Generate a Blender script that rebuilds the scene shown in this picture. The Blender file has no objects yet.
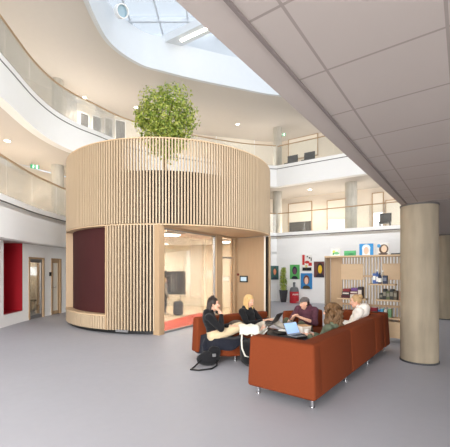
import bpy, bmesh, math, random
from mathutils import Vector, Matrix, noise
random.seed(7)
S = bpy.context.scene
COL = S.collection
PI = math.pi
F, CX, HY, H = 330.0, 225.0, 270.0, 1.65          # focal length in px, centre column, horizon row, eye height
U = Vector((0.588, 0.809, 0)); V = Vector((-0.809, 0.588, 0))

def ray(px): return (px - CX) / F
def G(px, py, z=0.0):
    Y = F * (H - z) / (py - HY); return Vector((ray(px) * Y, Y, z))
def on_line(px, p, d):
    """point on the horizontal line p + t d seen in image column px"""
    k = ray(px); t = (k * p[1] - p[0]) / (d[0] - k * d[1]); return Vector((p[0] + t * d[0], p[1] + t * d[1], 0)), t
def zat(py, Y): return H + (HY - py) * Y / F

# ------------------------------------------------------------------ materials
def srgb(c):
    return tuple((x / 255 / 12.92 if x / 255 <= .04045 else ((x / 255 + .055) / 1.055) ** 2.4) for x in c)
MATS = {}
def mat(name, col, rough=.6, metal=0, var=.06, scale=6.0, stretch=(1, 1, 1), bump=0, spec=.4, emit=0, sheen=0):
    if name in MATS: return MATS[name]
    m = bpy.data.materials.new(name); m.use_nodes = True; N = m.node_tree.nodes; L = m.node_tree.links
    b = N['Principled BSDF']; c = srgb(col)
    b.inputs['Roughness'].default_value = rough; b.inputs['Metallic'].default_value = metal
    b.inputs['Specular IOR Level'].default_value = spec
    tc = N.new('ShaderNodeTexCoord'); mp = N.new('ShaderNodeMapping'); nz = N.new('ShaderNodeTexNoise')
    mp.inputs['Scale'].default_value = stretch; nz.inputs['Scale'].default_value = scale; nz.inputs['Detail'].default_value = 3
    L.new(tc.outputs['Object'], mp.inputs['Vector']); L.new(mp.outputs['Vector'], nz.inputs['Vector'])
    mx = N.new('ShaderNodeMix'); mx.data_type = 'RGBA'
    mx.inputs[6].default_value = tuple(x * (1 - var) for x in c) + (1,); mx.inputs[7].default_value = tuple(min(1, x * (1 + var)) for x in c) + (1,)
    L.new(nz.outputs['Fac'], mx.inputs[0]); L.new(mx.outputs[2], b.inputs['Base Color'])
    if bump:
        bp = N.new('ShaderNodeBump'); bp.inputs['Strength'].default_value = bump; bp.inputs['Distance'].default_value = .01
        L.new(nz.outputs['Fac'], bp.inputs['Height']); L.new(bp.outputs['Normal'], b.inputs['Normal'])
    if emit:
        b.inputs['Emission Color'].default_value = c + (1,); b.inputs['Emission Strength'].default_value = emit
    if sheen: b.inputs['Sheen Weight'].default_value = sheen
    MATS[name] = m; return m

def glass(name, tint=(1, 1, 1), refl=.12, milk=0.0):
    m = bpy.data.materials.new(name); m.use_nodes = True; N = m.node_tree.nodes; L = m.node_tree.links
    for n in list(N): N.remove(n)
    o = N.new('ShaderNodeOutputMaterial'); t = N.new('ShaderNodeBsdfTransparent'); t.inputs[0].default_value = tint + (1,)
    g = N.new('ShaderNodeBsdfGlossy'); g.inputs['Roughness'].default_value = .02
    fr = N.new('ShaderNodeFresnel'); fr.inputs[0].default_value = 1.45
    mu = N.new('ShaderNodeMath'); mu.operation = 'MULTIPLY'; mu.inputs[1].default_value = refl / .12 * .9
    L.new(fr.outputs[0], mu.inputs[0]); mu.use_clamp = True
    s1 = N.new('ShaderNodeMixShader'); L.new(mu.outputs[0], s1.inputs[0]); L.new(t.outputs[0], s1.inputs[1]); L.new(g.outputs[0], s1.inputs[2])
    last = s1
    if milk:
        d = N.new('ShaderNodeBsdfDiffuse'); d.inputs[0].default_value = (.9, .9, .88, 1)
        tr = N.new('ShaderNodeBsdfTranslucent'); tr.inputs[0].default_value = (.9, .9, .88, 1)
        s0 = N.new('ShaderNodeMixShader'); s0.inputs[0].default_value = .5
        L.new(d.outputs[0], s0.inputs[1]); L.new(tr.outputs[0], s0.inputs[2])
        s2 = N.new('ShaderNodeMixShader'); s2.inputs[0].default_value = milk
        L.new(s1.outputs[0], s2.inputs[1]); L.new(s0.outputs[0], s2.inputs[2]); last = s2
    L.new(last.outputs[0], o.inputs[0]); MATS[name] = m; return m

WHITE = mat('white_paint', (240, 240, 239), .6, var=.015)
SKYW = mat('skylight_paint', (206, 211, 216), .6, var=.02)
WALLW = mat('wall_paint', (243, 242, 240), .7, var=.015)
CREAM = mat('cream_paint', (226, 216, 202), .7, var=.02)
PODIN = mat('pod_wall_paint', (228, 220, 206), .6, var=.02)
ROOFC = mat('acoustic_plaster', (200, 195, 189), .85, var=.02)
OAK = mat('light_oak', (183, 162, 135), .5, var=.10, scale=5, stretch=(6, 6, .5))
OAKH = mat('oak_board', (196, 169, 136), .5, var=.10, scale=4, stretch=(1, 1, 8))
OAKD = mat('oak_veneer', (178, 150, 118), .5, var=.08, scale=4, stretch=(6, 6, .4))
DARKB = mat('slat_backing_felt', (30, 25, 21), .95, var=.1)
MAROON = mat('maroon_panel', (62, 19, 19), .8, var=.12, scale=3, stretch=(3, 3, .6))
RED = mat('red_panel', (150, 10, 26), .55, var=.08, scale=2)
BLACK = mat('black_plastic', (22, 22, 23), .5)
DGREY = mat('dark_grey', (60, 60, 63), .6)
GROOVE = mat('groove_dark', (92, 88, 86), .8)
GREYM = mat('grey_metal', (150, 150, 152), .35, metal=.6)
CHROME = mat('chrome', (220, 220, 222), .15, metal=1, var=.01)
ORANGE = mat('orange_wool', (114, 54, 29), .9, var=.10, scale=60, bump=.15, spec=.12)
CARPET = mat('orange_carpet', (190, 72, 44), .95, var=.12, scale=40)
SKIN = mat('skin', (222, 172, 146), .55, var=.05, scale=20)
LIP = mat('lips', (176, 92, 84), .5); EYEW = mat('eye_white', (236, 232, 226), .4); EYED = mat('iris_dark', (48, 34, 26), .3)
PAPER = mat('white_paper', (240, 238, 232), .8)
GLASS = glass('clear_glass', (.97, .985, .98), .10)
BALUS2 = glass('clear_balustrade_glass', (.97, .98, .97), .10, .05)
BALUS = glass('balustrade_glass', (.97, .98, .97), .10, .15)
LIGHTP = mat('lamp_diffuser', (255, 244, 226), .5, emit=6, var=0)
DAYPANE = mat('daylit_pane', (240, 244, 248), .5, emit=1.0, var=.02, scale=2)
DAYPANE2 = mat('daylit_room', (206, 198, 184), .5, emit=.22, var=.05, scale=2)
LEAF = None

def floor_material():
    m = mat('linoleum_floor', (164, 164, 171), .38, var=.035, scale=1.3, spec=.35)
    N = m.node_tree.nodes; L = m.node_tree.links; b = N['Principled BSDF']
    n2 = N.new('ShaderNodeTexNoise'); n2.inputs['Scale'].default_value = 9; n2.inputs['Detail'].default_value = 6
    tc = [n for n in N if n.type == 'TEX_COORD'][0]; L.new(tc.outputs['Object'], n2.inputs['Vector'])
    mr = N.new('ShaderNodeMapRange'); mr.inputs[3].default_value = .42; mr.inputs[4].default_value = .6
    L.new(n2.outputs['Fac'], mr.inputs[0]); L.new(mr.outputs[0], b.inputs['Roughness'])
    old = [n for n in N if n.type == 'MIX'][0]
    mx = N.new('ShaderNodeMix'); mx.data_type = 'RGBA'; mx.blend_type = 'MULTIPLY'; mx.inputs[0].default_value = .12
    L.new(old.outputs[2], mx.inputs[6]); L.new(n2.outputs['Color'], mx.inputs[7])
    return m
FLOORM = floor_material()

def tile_material():
    """plaster soffit with a grid of joints laid along the gallery edge"""
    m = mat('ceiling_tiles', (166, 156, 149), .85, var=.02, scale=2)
    N = m.node_tree.nodes; L = m.node_tree.links; b = N['Principled BSDF']
    base = [n for n in N if n.type == 'MIX'][0]
    tc = N.new('ShaderNodeTexCoord')
    def dot(v):
        d = N.new('ShaderNodeVectorMath'); d.operation = 'DOT_PRODUCT'; d.inputs[1].default_value = v
        L.new(tc.outputs['Object'], d.inputs[0]); return d.outputs['Value']
    def M(op, a, c=None):
        n = N.new('ShaderNodeMath'); n.operation = op
        for i, x in enumerate((a, c)):
            if x is None: continue
            if isinstance(x, (int, float)): n.inputs[i].default_value = x
            else: L.new(x, n.inputs[i])
        return n.outputs[0]
    du = dot((.588, .809, 0)); dn = dot((.809, -.588, 0))
    def line(v, off, w):
        f = M('FRACT', M('DIVIDE', M('ADD', v, off), .592)); a = M('ABSOLUTE', M('SUBTRACT', f, .5))
        return M('LESS_THAN', a, w)
    ln = M('MAXIMUM', line(du, -1.93 + .296 + .592 * 10, .013), line(dn, .66 + .296 + .592 * 10, .013))
    ok = M('MULTIPLY', M('GREATER_THAN', dn, -.84), M('LESS_THAN', du, 6.6))
    ln = M('MULTIPLY', ln, ok)
    mx = N.new('ShaderNodeMix'); mx.data_type = 'RGBA'
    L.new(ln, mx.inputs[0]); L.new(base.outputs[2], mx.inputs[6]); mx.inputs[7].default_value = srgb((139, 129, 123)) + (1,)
    L.new(mx.outputs[2], b.inputs['Base Color']); return m
TILES = tile_material()

def concrete_material(name, col):
    m = mat(name, col, .8, var=.16, scale=2.2, bump=.1)
    N = m.node_tree.nodes; L = m.node_tree.links; b = N['Principled BSDF']
    base = [n for n in N if n.type == 'MIX'][0]; tc = [n for n in N if n.type == 'TEX_COORD'][0]
    w = N.new('ShaderNodeTexNoise'); w.inputs['Scale'].default_value = 1; w.inputs['Detail'].default_value = 5
    mp = N.new('ShaderNodeMapping'); mp.inputs['Scale'].default_value = (7, 7, 1.1)
    L.new(tc.outputs['Object'], mp.inputs['Vector']); L.new(mp.outputs['Vector'], w.inputs['Vector'])
    mx = N.new('ShaderNodeMix'); mx.data_type = 'RGBA'; mx.blend_type = 'OVERLAY'; mx.inputs[0].default_value = .35
    L.new(base.outputs[2], mx.inputs[6]); L.new(w.outputs['Fac'], mx.inputs[7]); L.new(mx.outputs[2], b.inputs['Base Color'])
    return m
CONC = concrete_material('concrete', (150, 138, 119))
CONC2 = concrete_material('pale_concrete', (190, 186, 176))

def fabric(name, col, var=.12): return mat(name, col, .92, var=var, scale=35, bump=.2, spec=.15, sheen=.1)

# ------------------------------------------------------------------ mesh building
class MB:
    def __init__(s): s.b = bmesh.new(); s.k = 0
    def mi(s, faces):
        for f in faces: f.material_index = s.k
    def box(s, c, d, rz=0, M=None, bev=0, seg=2):
        mx = Matrix.Translation(c) @ Matrix.Rotation(rz, 4, 'Z')
        if M is not None: mx = M @ mx
        r = bmesh.ops.create_cube(s.b, size=1, matrix=mx @ Matrix.Diagonal((d[0], d[1], d[2], 1)))
        fs = set(f for v in r['verts'] for f in v.link_faces); s.mi(fs)
        if bev:
            es = set(e for v in r['verts'] for e in v.link_edges)
            q = bmesh.ops.bevel(s.b, geom=list(es), offset=bev, segments=seg, affect='EDGES', profile=.5); s.mi(q['faces'])
        return s
    def cyl(s, c, r, h, r2=None, n=24, M=None, axis=None):
        mx = Matrix.Translation(Vector(c) + (Vector((0, 0, h / 2)) if axis is None else Vector(axis) * h / 2))
        if axis is not None: mx = mx @ Vector(axis).to_track_quat('Z', 'Y').to_matrix().to_4x4()
        if M is not None: mx = M @ mx
        q = bmesh.ops.create_cone(s.b, cap_ends=True, segments=n, radius1=r, radius2=r if r2 is None else r2, depth=h, matrix=mx)
        s.mi(set(f for v in q['verts'] for f in v.link_faces)); return s
    def rod(s, a, b, r, r2=None, n=10):
        a, b = Vector(a), Vector(b); d = b - a
        return s.cyl(a, r, d.length, r2, n, axis=d.normalized())
    def ball(s, c, r, sc=(1, 1, 1), M=None, n=16, rot=None):
        mx = Matrix.Translation(c)
        if rot is not None: mx = mx @ rot.to_4x4()
        if M is not None: mx = M @ mx
        q = bmesh.ops.create_uvsphere(s.b, u_segments=n, v_segments=max(8, n * 2 // 3), radius=r, matrix=mx @ Matrix.Diagonal((sc[0], sc[1], sc[2], 1)))
        s.mi(set(f for v in q['verts'] for f in v.link_faces)); return s
    def capsule(s, a, b, ra, rb, n=12):
        s.rod(a, b, ra, rb, n); s.ball(a, ra, n=n); s.ball(b, rb, n=n); return s
    def tube(s, pts, r, n=8, closed=False, rr=None):
        pts = [Vector(p) for p in pts]; rings = []; m = len(pts)
        for i, p in enumerate(pts):
            a = pts[i - 1] if (i or closed) else p; c = pts[(i + 1) % m] if (i < m - 1 or closed) else p
            t = (c - a).normalized(); up = Vector((0, 0, 1)) if abs(t.z) < .95 else Vector((1, 0, 0))
            x = t.cross(up).normalized(); y = x.cross(t); R = r if rr is None else rr[i]
            rings.append([s.b.verts.new(p + x * R * math.cos(k * 2 * PI / n) + y * R * math.sin(k * 2 * PI / n)) for k in range(n)])
        for i in range(m if closed else m - 1):
            A, B = rings[i], rings[(i + 1) % m]
            s.mi([s.b.faces.new((A[k], A[(k + 1) % n], B[(k + 1) % n], B[k])) for k in range(n)])
        if not closed: s.mi([s.b.faces.new(rings[0][::-1]), s.b.faces.new(rings[-1])])
        return s
    def lathe(s, prof, c=(0, 0, 0), n=24, M=None):
        rings = []
        for r, z in prof:
            rings.append([s.b.verts.new((M or Matrix()) @ (Vector(c) + Vector((max(r, 1e-4) * math.cos(k * 2 * PI / n), max(r, 1e-4) * math.sin(k * 2 * PI / n), z)))) for k in range(n)])
        for A, B in zip(rings, rings[1:]):
            s.mi([s.b.faces.new((A[k], A[(k + 1) % n], B[(k + 1) % n], B[k])) for k in range(n)])
        s.mi([s.b.faces.new(rings[0][::-1]), s.b.faces.new(rings[-1])]); return s
    def prism(s, poly, z0, z1):
        a = [s.b.verts.new((p[0], p[1], z0)) for p in poly]; b = [s.b.verts.new((p[0], p[1], z1)) for p in poly]; n = len(poly)
        fs = [s.b.faces.new(a[::-1]), s.b.faces.new(b)] + [s.b.faces.new((a[i], a[(i + 1) % n], b[(i + 1) % n], b[i])) for i in range(n)]
        s.mi(fs); return s
    def grid(s, rows):
        vs = [[s.b.verts.new(p) for p in r] for r in rows]
        for A, B in zip(vs, vs[1:]):
            for i in range(len(A) - 1): s.mi([s.b.faces.new((A[i], A[i + 1], B[i + 1], B[i]))])
        return s
    def strip(s, inner, outer, z0, z1):
        """solid band between two polylines"""
        n = len(inner); q = []
        for a, b in zip(inner, outer):
            q.append([s.b.verts.new((a[0], a[1], z0)), s.b.verts.new((a[0], a[1], z1)), s.b.verts.new((b[0], b[1], z1)), s.b.verts.new((b[0], b[1], z0))])
        for A, B in zip(q, q[1:]):
            s.mi([s.b.faces.new((A[k], A[(k + 1) % 4], B[(k + 1) % 4], B[k])) for k in range(4)])
        s.mi([s.b.faces.new(q[0][::-1]), s.b.faces.new(q[-1])]); return s
    def build(s, name, m, parent=None, smooth=False, **kw):
        bmesh.ops.recalc_face_normals(s.b, faces=s.b.faces)
        me = bpy.data.meshes.new(name); s.b.to_mesh(me); s.b.free()
        for x in (m if isinstance(m, (list, tuple)) else [m]): me.materials.append(x)
        o = bpy.data.objects.new(name, me); COL.objects.link(o)
        if parent is not None: o.parent = parent
        if smooth:
            for p in me.polygons: p.use_smooth = True
            if smooth != 'all':
                try: me.set_sharp_from_angle(angle=math.radians(40))
                except Exception: pass
        for k, v in kw.items(): o[k] = v
        return o

def thing(name, label, cat, loc=(0, 0, 0), rz=0, group=None, M=None):
    o = bpy.data.objects.new(name, None); COL.objects.link(o); o.empty_display_size = .1
    o.location = loc; o.rotation_euler = (0, 0, rz)
    if M is not None: o.matrix_world = M
    o['label'] = label; o['category'] = cat
    if group: o['group'] = group
    return o
def tag(o, label, cat, group=None):
    o['label'] = label; o['category'] = cat
    if group: o['group'] = group
    return o
def struct(o): o['kind'] = 'structure'; return o
def place(o, loc, rz=0): o.location = loc; o.rotation_euler = (0, 0, rz); return o
def copy_tree(o, parent=None):
    c = o.copy(); COL.objects.link(c); c.parent = parent
    for ch in list(o.children): copy_tree(ch, c)
    return c

# polyline tools
def smooth_line(P, k=6):
    P = [Vector((p[0], p[1], 0)) for p in P]; out = []
    for i in range(len(P) - 1):
        p0, p1, p2, p3 = P[max(i - 1, 0)], P[i], P[i + 1], P[min(i + 2, len(P) - 1)]
        for j in range(k):
            t = j / k
            out.append(.5 * ((2 * p1) + (p2 - p0) * t + (2 * p0 - 5 * p1 + 4 * p2 - p3) * t * t + (3 * p1 - p0 - 3 * p2 + p3) * t ** 3))
    out.append(P[-1]); return out
def offset(P, d):
    """to the left of the walking direction"""
    out = []
    for i, p in enumerate(P):
        a = P[max(i - 1, 0)]; b = P[min(i + 1, len(P) - 1)]
        t1 = (p - a).normalized() if i else (b - p).normalized(); t2 = (b - p).normalized() if i < len(P) - 1 else t1
        n1 = Vector((-t1.y, t1.x, 0)); n2 = Vector((-t2.y, t2.x, 0)); n = (n1 + n2).normalized()
        out.append(p + n * d / max(.35, n.dot(n1)))
    return out
def hit(px, P):
    """farthest-first crossing of image column px with polyline P: (point, unit tangent, arclength)"""
    k = ray(px); s = 0; res = None
    for a, b in zip(P, P[1:]):
        fa, fb = a.x - k * a.y, b.x - k * b.y; l = (b - a).length
        if fa * fb <= 0 and (a.y + b.y) > 2 and abs(fa - fb) > 1e-9:
            t = fa / (fa - fb); q = a + (b - a) * t
            if res is None or q.y > res[0].y: res = (q, (b - a).normalized(), s + l * t)
        s += l
    return res
def sub(P, s0, s1):
    out = []; s = 0
    for a, b in zip(P, P[1:]):
        l = (b - a).length
        if s <= s0 <= s + l: out.append(a + (b - a) * ((s0 - s) / l))
        if s0 < s + l < s1: out.append(b.copy())
        if s <= s1 <= s + l: out.append(a + (b - a) * ((s1 - s) / l)); break
        s += l
    return out
def length(P): return sum((b - a).length for a, b in zip(P, P[1:]))
WORLD, EXPO, SUN, FILL = 0.65, 0.74, 3.3, 285
# ------------------------------------------------------------------ the atrium
CORNER = (2.75, 17.55)
LEFT1 = smooth_line([(-4.2, -1.5), (-4.9, 2.0), (-5.45, 5.2), (-5.75, 8.4), (-5.95, 10.3), (-5.92, 11.5), (-5.85, 12.3), (-5.5, 13.4), (-4.5, 14.8), (-3, 15.7), (-1.25, 16.45), (1.0, 17.25), CORNER])
LEFT2 = smooth_line([(-4.2, -1.5), (-4.9, 2.0), (-5.45, 5.2), (-5.73, 8.4), (-5.95, 10.3), (-5.9, 11.5), (-5.6, 12.4), (-5.1, 13.2), (-4.3, 14.4), (-3, 15.35), (-1.25, 16.3), (1.0, 17.2), CORNER])
BACKD = Vector((.84, -.5426, 0)); BACKN = Vector((.5426, .84, 0))
BACK = [Vector(CORNER + (0,)) + BACKD * t for t in (0, 2.5, 5, 7.3)]
# walking direction is away from the camera along the left edge: the galleries lie to the left of it
OUT1, OUT2 = LEFT1 + BACK[1:], LEFT2 + BACK[1:]

b = MB(); b.box((2, -1, -.05), (44, 56, .1)); struct(b.build('floor', FLOORM))  # stretched far behind the camera to bounce light onto the near ceiling

# left wall on the ground floor, set back under the gallery, with the red niche and two doors cut out
GW = offset(LEFT1, .5); GWo = offset(LEFT1, .7)
def gs(px): return hit(px, GW)[2]
iv = sorted([('niche', gs(3.5), gs(22.5)), ('door', gs(28.5), gs(44)), ('door', gs(51), gs(61))], key=lambda q: q[1])
Lw = length(GW); ratio = length(GWo) / Lw
b = MB()
def wallpiece(s0, s1, z0, z1, poly=GW, thick=.2):
    p = sub(poly, s0, s1); b.strip(p, offset(p, thick), z0, z1)
cur = 0.01
for kind, s0, s1 in iv:
    wallpiece(cur, s0, 0, 2.56)
    if kind == 'niche': wallpiece(s0, s1, 0, .36)
    else: wallpiece(s0, s1, 2.08, 2.56)
    cur = s1
wallpiece(cur, Lw - .02, 0, 2.56)
struct(b.build('wall_left', WALLW))
b = MB(); cur = .01
for kind, s0, s1 in iv:
    if kind == 'niche': continue
    p = sub(GW, cur, s0); b.strip(offset(p, -.012), offset(p, .01), 0, .07); cur = s1
struct(b.build('baseboard_left', WALLW))

# the red niche
(kind, s0, s1) = iv[0]
p = sub(GW, s0, s1)
niche = thing('wall_niche', 'tall red recessed niche in the white wall, before the two oak doors', 'niche', p[0])
def rel(o, root): o.location = -root.location; return o
mid = MB(); mid.strip(offset(p, .55), offset(p, .6), .36, 2.56); o = rel(mid.build('back_panel', RED, niche), niche)
for k, nm in ((0, 'side_panel'), (-1, 'side_panel')):
    q = MB(); a = offset(p, .0)[k]; c = offset(p, .6)[k]; t = (p[-1] - p[0]).normalized() * (.02 if k == 0 else -.02)
    q.prism([a, c, c + t, a + t], .36, 2.56); rel(q.build(nm, RED, niche), niche)
q = MB(); q.strip(offset(p, .0), offset(p, .6), .34, .37); rel(q.build('seat_board', RED, niche), niche)

# rooms behind the doors
dp = sub(GW, iv[1][1] - .2, iv[2][2] + 1.2)
b = MB(); b.strip(offset(dp, 2.6), offset(dp, 2.7), 0, 2.6); b.strip(offset(dp, .21), offset(dp, 2.7), 2.56, 2.62)
a0, a1 = offset(dp, .21)[0], offset(dp, 2.65)[0]; c0, c1 = offset(dp, .21)[-1], offset(dp, 2.65)[-1]
tt = (dp[-1] - dp[0]).normalized() * .08
b.prism([a0, a1, a1 - tt, a0 - tt], 0, 2.6); b.prism([c0, c1, c1 + tt, c0 + tt], 0, 2.6)
ROOM_A, ROOM_D = Vector((-6.35, 13.3, 0)), Vector((-3.2, .5, 0)); b.prism([ROOM_A, ROOM_A + ROOM_D, ROOM_A + ROOM_D + Vector((0, .1, 0)), ROOM_A + Vector((0, .1, 0))], 0, 2.6)
struct(b.build('wall_classroom', CREAM))
names = ['door_1', 'door_2']
for i, (kind, s0, s1) in enumerate(iv[1:]):
    p = sub(GW, s0, s1); A, B = p[0], p[-1]; d = (B - A).normalized(); n = Vector((-d.y, d.x, 0)); w = (B - A).length
    M = Matrix.Translation(A) @ Matrix(((d.x, n.x, 0, 0), (d.y, n.y, 0, 0), (0, 0, 1, 0), (0, 0, 0, 1)))
    root = bpy.data.objects.new(names[i], None); COL.objects.link(root); root.matrix_world = M; struct(root)
    root['label'] = ('glazed oak-framed door beside the red niche in the left wall' if i == 0 else 'narrower oak-framed door nearest the round pod'); root['category'] = 'door'
    f = MB()
    for x in (.03, w - .03): f.box((x, .1, 1.04), (.06, .24, 2.08))
    f.box((w / 2, .1, 2.05), (w, .24, .06)); f.build('door_frame', OAKD, root)
    lf = MB()
    for x in (.1, w - .1): lf.box((x, .05, 1.01), (.07, .045, 2.0))
    for z in (.07, 1.97): lf.box((w / 2, .05, z), (w - .2, .045, .12))
    lf.build('door_leaf', OAKD if i else GREYM, root)
    g = MB(); g.box((w / 2, .05, 1.02), (w - .26, .012, 1.8)); g.build('pane', GLASS if i == 0 else PODIN, root)
    h = MB(); h.rod((w - .1 if i == 0 else .1, .02, 1.02), (w - .1 if i == 0 else .1, -.05, 1.02), .01); h.rod((w - .1 if i == 0 else .1, -.05, 1.02), (w - .22 if i == 0 else .22, -.05, 1.02), .01)
    h.build('door_handle', CHROME, root)
    if i == 1:
        h = MB(); h.box((-.06, -.02, 1.5), (.09, .03, .14)); tag(h.build('card_reader', BLACK), 'small black card reader on the wall beside the narrow oak door', 'card reader').matrix_world = M
        h = MB(); h.box((w / 2, .3, .11), (w * .55, .25, .22), bev=.03); tag(h.build('doorstop_box', DGREY), 'low dark box on the floor inside the narrow oak door', 'box').matrix_world = M @ Matrix.Translation((0, .05, 0))
    else:
        l = bpy.data.lights.new('classroom_lamp', 'POINT'); l.energy = 60; l.color = (1, .9, .76); l.shadow_soft_size = .25  # added fill without a fixture, brightens the room behind the door
        lo = bpy.data.objects.new('classroom_lamp', l); COL.objects.link(lo); lo.location = M @ Vector((w / 2, 1.5, 2.2))
        pw, _ = on_line(38, ROOM_A, ROOM_D); M2 = M; M = Matrix.Translation(pw) @ Matrix.Rotation(math.atan2(-ROOM_D.y, -ROOM_D.x), 4, 'Z') @ Matrix.Translation((-w / 2 - .05, -2.36, 0))
        wd = MB(); wd.box((w / 2 + .05, 2.3, 1.60), (.62, .05, .36)); o = wd.build('window_1', DAYPANE); struct(o); o.matrix_world = M
        fr = MB()
        for z in (1.41, 1.79): fr.box((w / 2 + .05, 2.28, z), (.7, .06, .05))
        for x in (-.33, .33): fr.box((w / 2 + .05 + x, 2.28, 1.60), (.05, .06, .42))
        fr.build('window_frame', WHITE, o)
        for k, (x, y) in enumerate(((.25, 1.7), (.72, 1.95))):
            ch = thing('classroom_chair', ['dark grey chair just inside the glazed oak door', 'dark grey chair further inside behind the glazed oak door'][k], 'chair', group='chairs behind the glazed door')
            ch.matrix_world = M @ Matrix.Translation((x + .05, y, 0)) @ Matrix.Rotation(.5 - k, 4, 'Z')
            q = MB(); q.box((0, 0, .45), (.42, .42, .05), bev=.015); q.build('seat', DGREY, ch)
            q = MB(); q.box((0, .2, .72), (.42, .04, .4), bev=.015); q.build('backrest', DGREY, ch)
            for sx in (-.18, .18):
                for sy in (-.18, .18):
                    q = MB(); q.rod((sx, sy, 0), (sx, sy, .44), .013); q.build('leg', GREYM, ch)

# gallery fascias (the curved white bands), floors, rear walls
KERB1, KERB2 = 3.62, 7.2
b = MB(); b.strip(LEFT1, offset(LEFT1, .3), 2.5, KERB1); struct(b.build('wall_gallery', WHITE, smooth=True))
b = MB(); b.strip(OUT2, offset(OUT2, .3), 6.08, KERB2); struct(b.build('wall_gallery', WHITE, smooth=True))
b = MB(); b.strip(BACK, [p + BACKN * .3 for p in BACK], 0, KERB1); struct(b.build('wall_back', WALLW))
b = MB(); p = LEFT1[48:]; b.strip(p, offset(p, .3), 0, 2.6); struct(b.build('wall_back', WALLW))
for nm, P, z in (('trim_1', OUT1, 3.42), ('trim_2', OUT2, 7.0)):
    b = MB(); b.strip(offset(P, -.006), offset(P, .05), z, z + .035); struct(b.build(nm, GROOVE))
b = MB(); b.strip(OUT1, offset(OUT1, 3.3), 3.3, 3.46); struct(b.build('floor_gallery', CREAM))
b = MB(); b.strip(offset(LEFT1, .3), offset(LEFT1, 3.3), 2.5, 2.56); struct(b.build('ceiling_arcade', ROOFC))
b = MB(); b.strip(offset(OUT2, .3), offset(OUT2, 3.3), 6.08, 6.9); struct(b.build('ceiling_gallery', ROOFC))
REAR1, REAR2 = offset(OUT1, 3.1), offset(OUT2, 3.1)
b = MB(); b.strip(REAR1, offset(REAR1, .15), 3.3, 6.1); struct(b.build('wall_rear', CREAM))
b = MB(); b.strip(REAR2, offset(REAR2, .15), 6.9, 9.75); struct(b.build('wall_rear', CREAM))

# balustrades: glass sheets with an oak handrail, one run per floor and side
def balustrade(P, z0, z1, label, gaps=1.35, gm=None):
    r = thing('glass_balustrade', label, 'balustrade', (P[0].x, P[0].y, z0), group='glass balustrades of the galleries')
    P2 = offset(P, .12); Lp = length(P2); n = int(Lp / gaps); k = 0
    for i in range(n):
        s0, s1 = i * Lp / n + .008, (i + 1) * Lp / n - .008
        q = sub(P2, s0, s1)
        if len(q) < 2: continue
        g = MB(); g.strip(q, offset(q, .016), z0, z1 - .02); o = g.build('glass_panel', gm or BALUS, r); o.location = -r.location
    h = MB(); h.tube([Vector((p.x, p.y, z1)) for p in P2], .028, 8); o = h.build('handrail', OAKD, r, smooth=True); o.location = -r.location
    return r
balustrade(LEFT1[6:], KERB1, 4.68, 'glass balustrade with oak rail along the lower curved gallery on the left')
balustrade(LEFT2[6:], KERB2, 8.3, 'glass balustrade with oak rail along the upper curved gallery on the left')
balustrade(BACK, KERB1, 4.66, 'glass balustrade with oak rail on the white back wall above the pictures', gm=BALUS2)
balustrade(BACK, KERB2, 8.26, 'glass balustrade with oak rail on the topmost gallery beyond the concrete column top', gm=BALUS2)

# roof plane with the curved skylight opening
OPEN = smooth_line([(1.6, 4.4), (-.5, 4.0), (-2.3, 4.9), (-3.4, 6.8), (-3.95, 9.0), (-4.12, 10.6), (-4.0, 11.8), (-3.3, 12.85), (-2.4, 13.35), (-1.05, 13.95), (0.6, 14.55), (2.25, 15.1), (4.0, 15.2), (5.3, 14.4), (5.6, 13.0), (5.0, 11.0), (3.6, 8.0), (1.6, 4.4)])[:-1]
bm = MB().b
def loop(P, z):
    v = [bm.verts.new((p[0], p[1], z)) for p in P]; return [bm.edges.new((v[i], v[(i + 1) % len(v)])) for i in range(len(v))]
e = loop([(-13, -4), (17, -4), (17, 26), (-13, 26)], 9.7) + loop(OPEN, 9.7)
bmesh.ops.triangle_fill(bm, use_beauty=True, use_dissolve=False, edges=e)
x = MB(); x.b = bm; struct(x.build('ceiling', ROOFC))
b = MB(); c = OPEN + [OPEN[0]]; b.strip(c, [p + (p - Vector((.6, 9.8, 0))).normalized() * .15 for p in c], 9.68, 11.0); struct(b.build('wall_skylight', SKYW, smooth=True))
# lantern: white upstand walls, beams and glazing over the opening
b = MB()
for y in (15.45,): b.box((.6, y + .4, 11.8), (11.5, .2, 2.2))
b.box((-5.0, 9.5, 11.8), (.2, 12.6, 2.2)); b.box((.6, 3.2, 11.8), (11.5, .2, 2.2)); b.box((6.3, 9.5, 11.8), (.2, 12.6, 2.2))
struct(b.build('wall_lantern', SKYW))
b = MB()
e2 = None
for k in range(9): b.box((-4.2 + k * 1.28, 9.5, 12.75), (.07, 12.6, .14))
for k in range(5): b.box((.6, 4.6 + k * 2.5, 12.7), (11.4, .09, .18))
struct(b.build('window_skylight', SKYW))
b = MB(); b.box((.6, 9.5, 12.86), (11.4, 12.6, .02)); struct(b.build('window_glazing', glass('roof_glass', (.93, .96, 1.0), .06, .12)))
# beam with a light strip crossing the skylight
A = Vector((-2.35, 13.6, 10.86)); Bq = Vector((.6, 12.1, 11.1)); d = (Bq - A)
root = thing('light_beam', 'white beam with a glowing light strip crossing the skylight opening', 'beam', A)
ang = math.atan2(d.y, d.x)
M = Matrix.Rotation(ang, 4, 'Z') @ Matrix.Rotation(-math.asin(d.z / d.length), 4, 'Y')
q = MB(); q.box((d.length / 2 + .6, 0, .15), (d.length + 1.6, .55, .3), M=M); q.build('beam_body', SKYW, root)
q = MB(); q.box((d.length / 2 + .3, .0, -.012), (d.length * .8, .12, .02), M=M); q.build('light_strip', LIGHTP, root)
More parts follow.
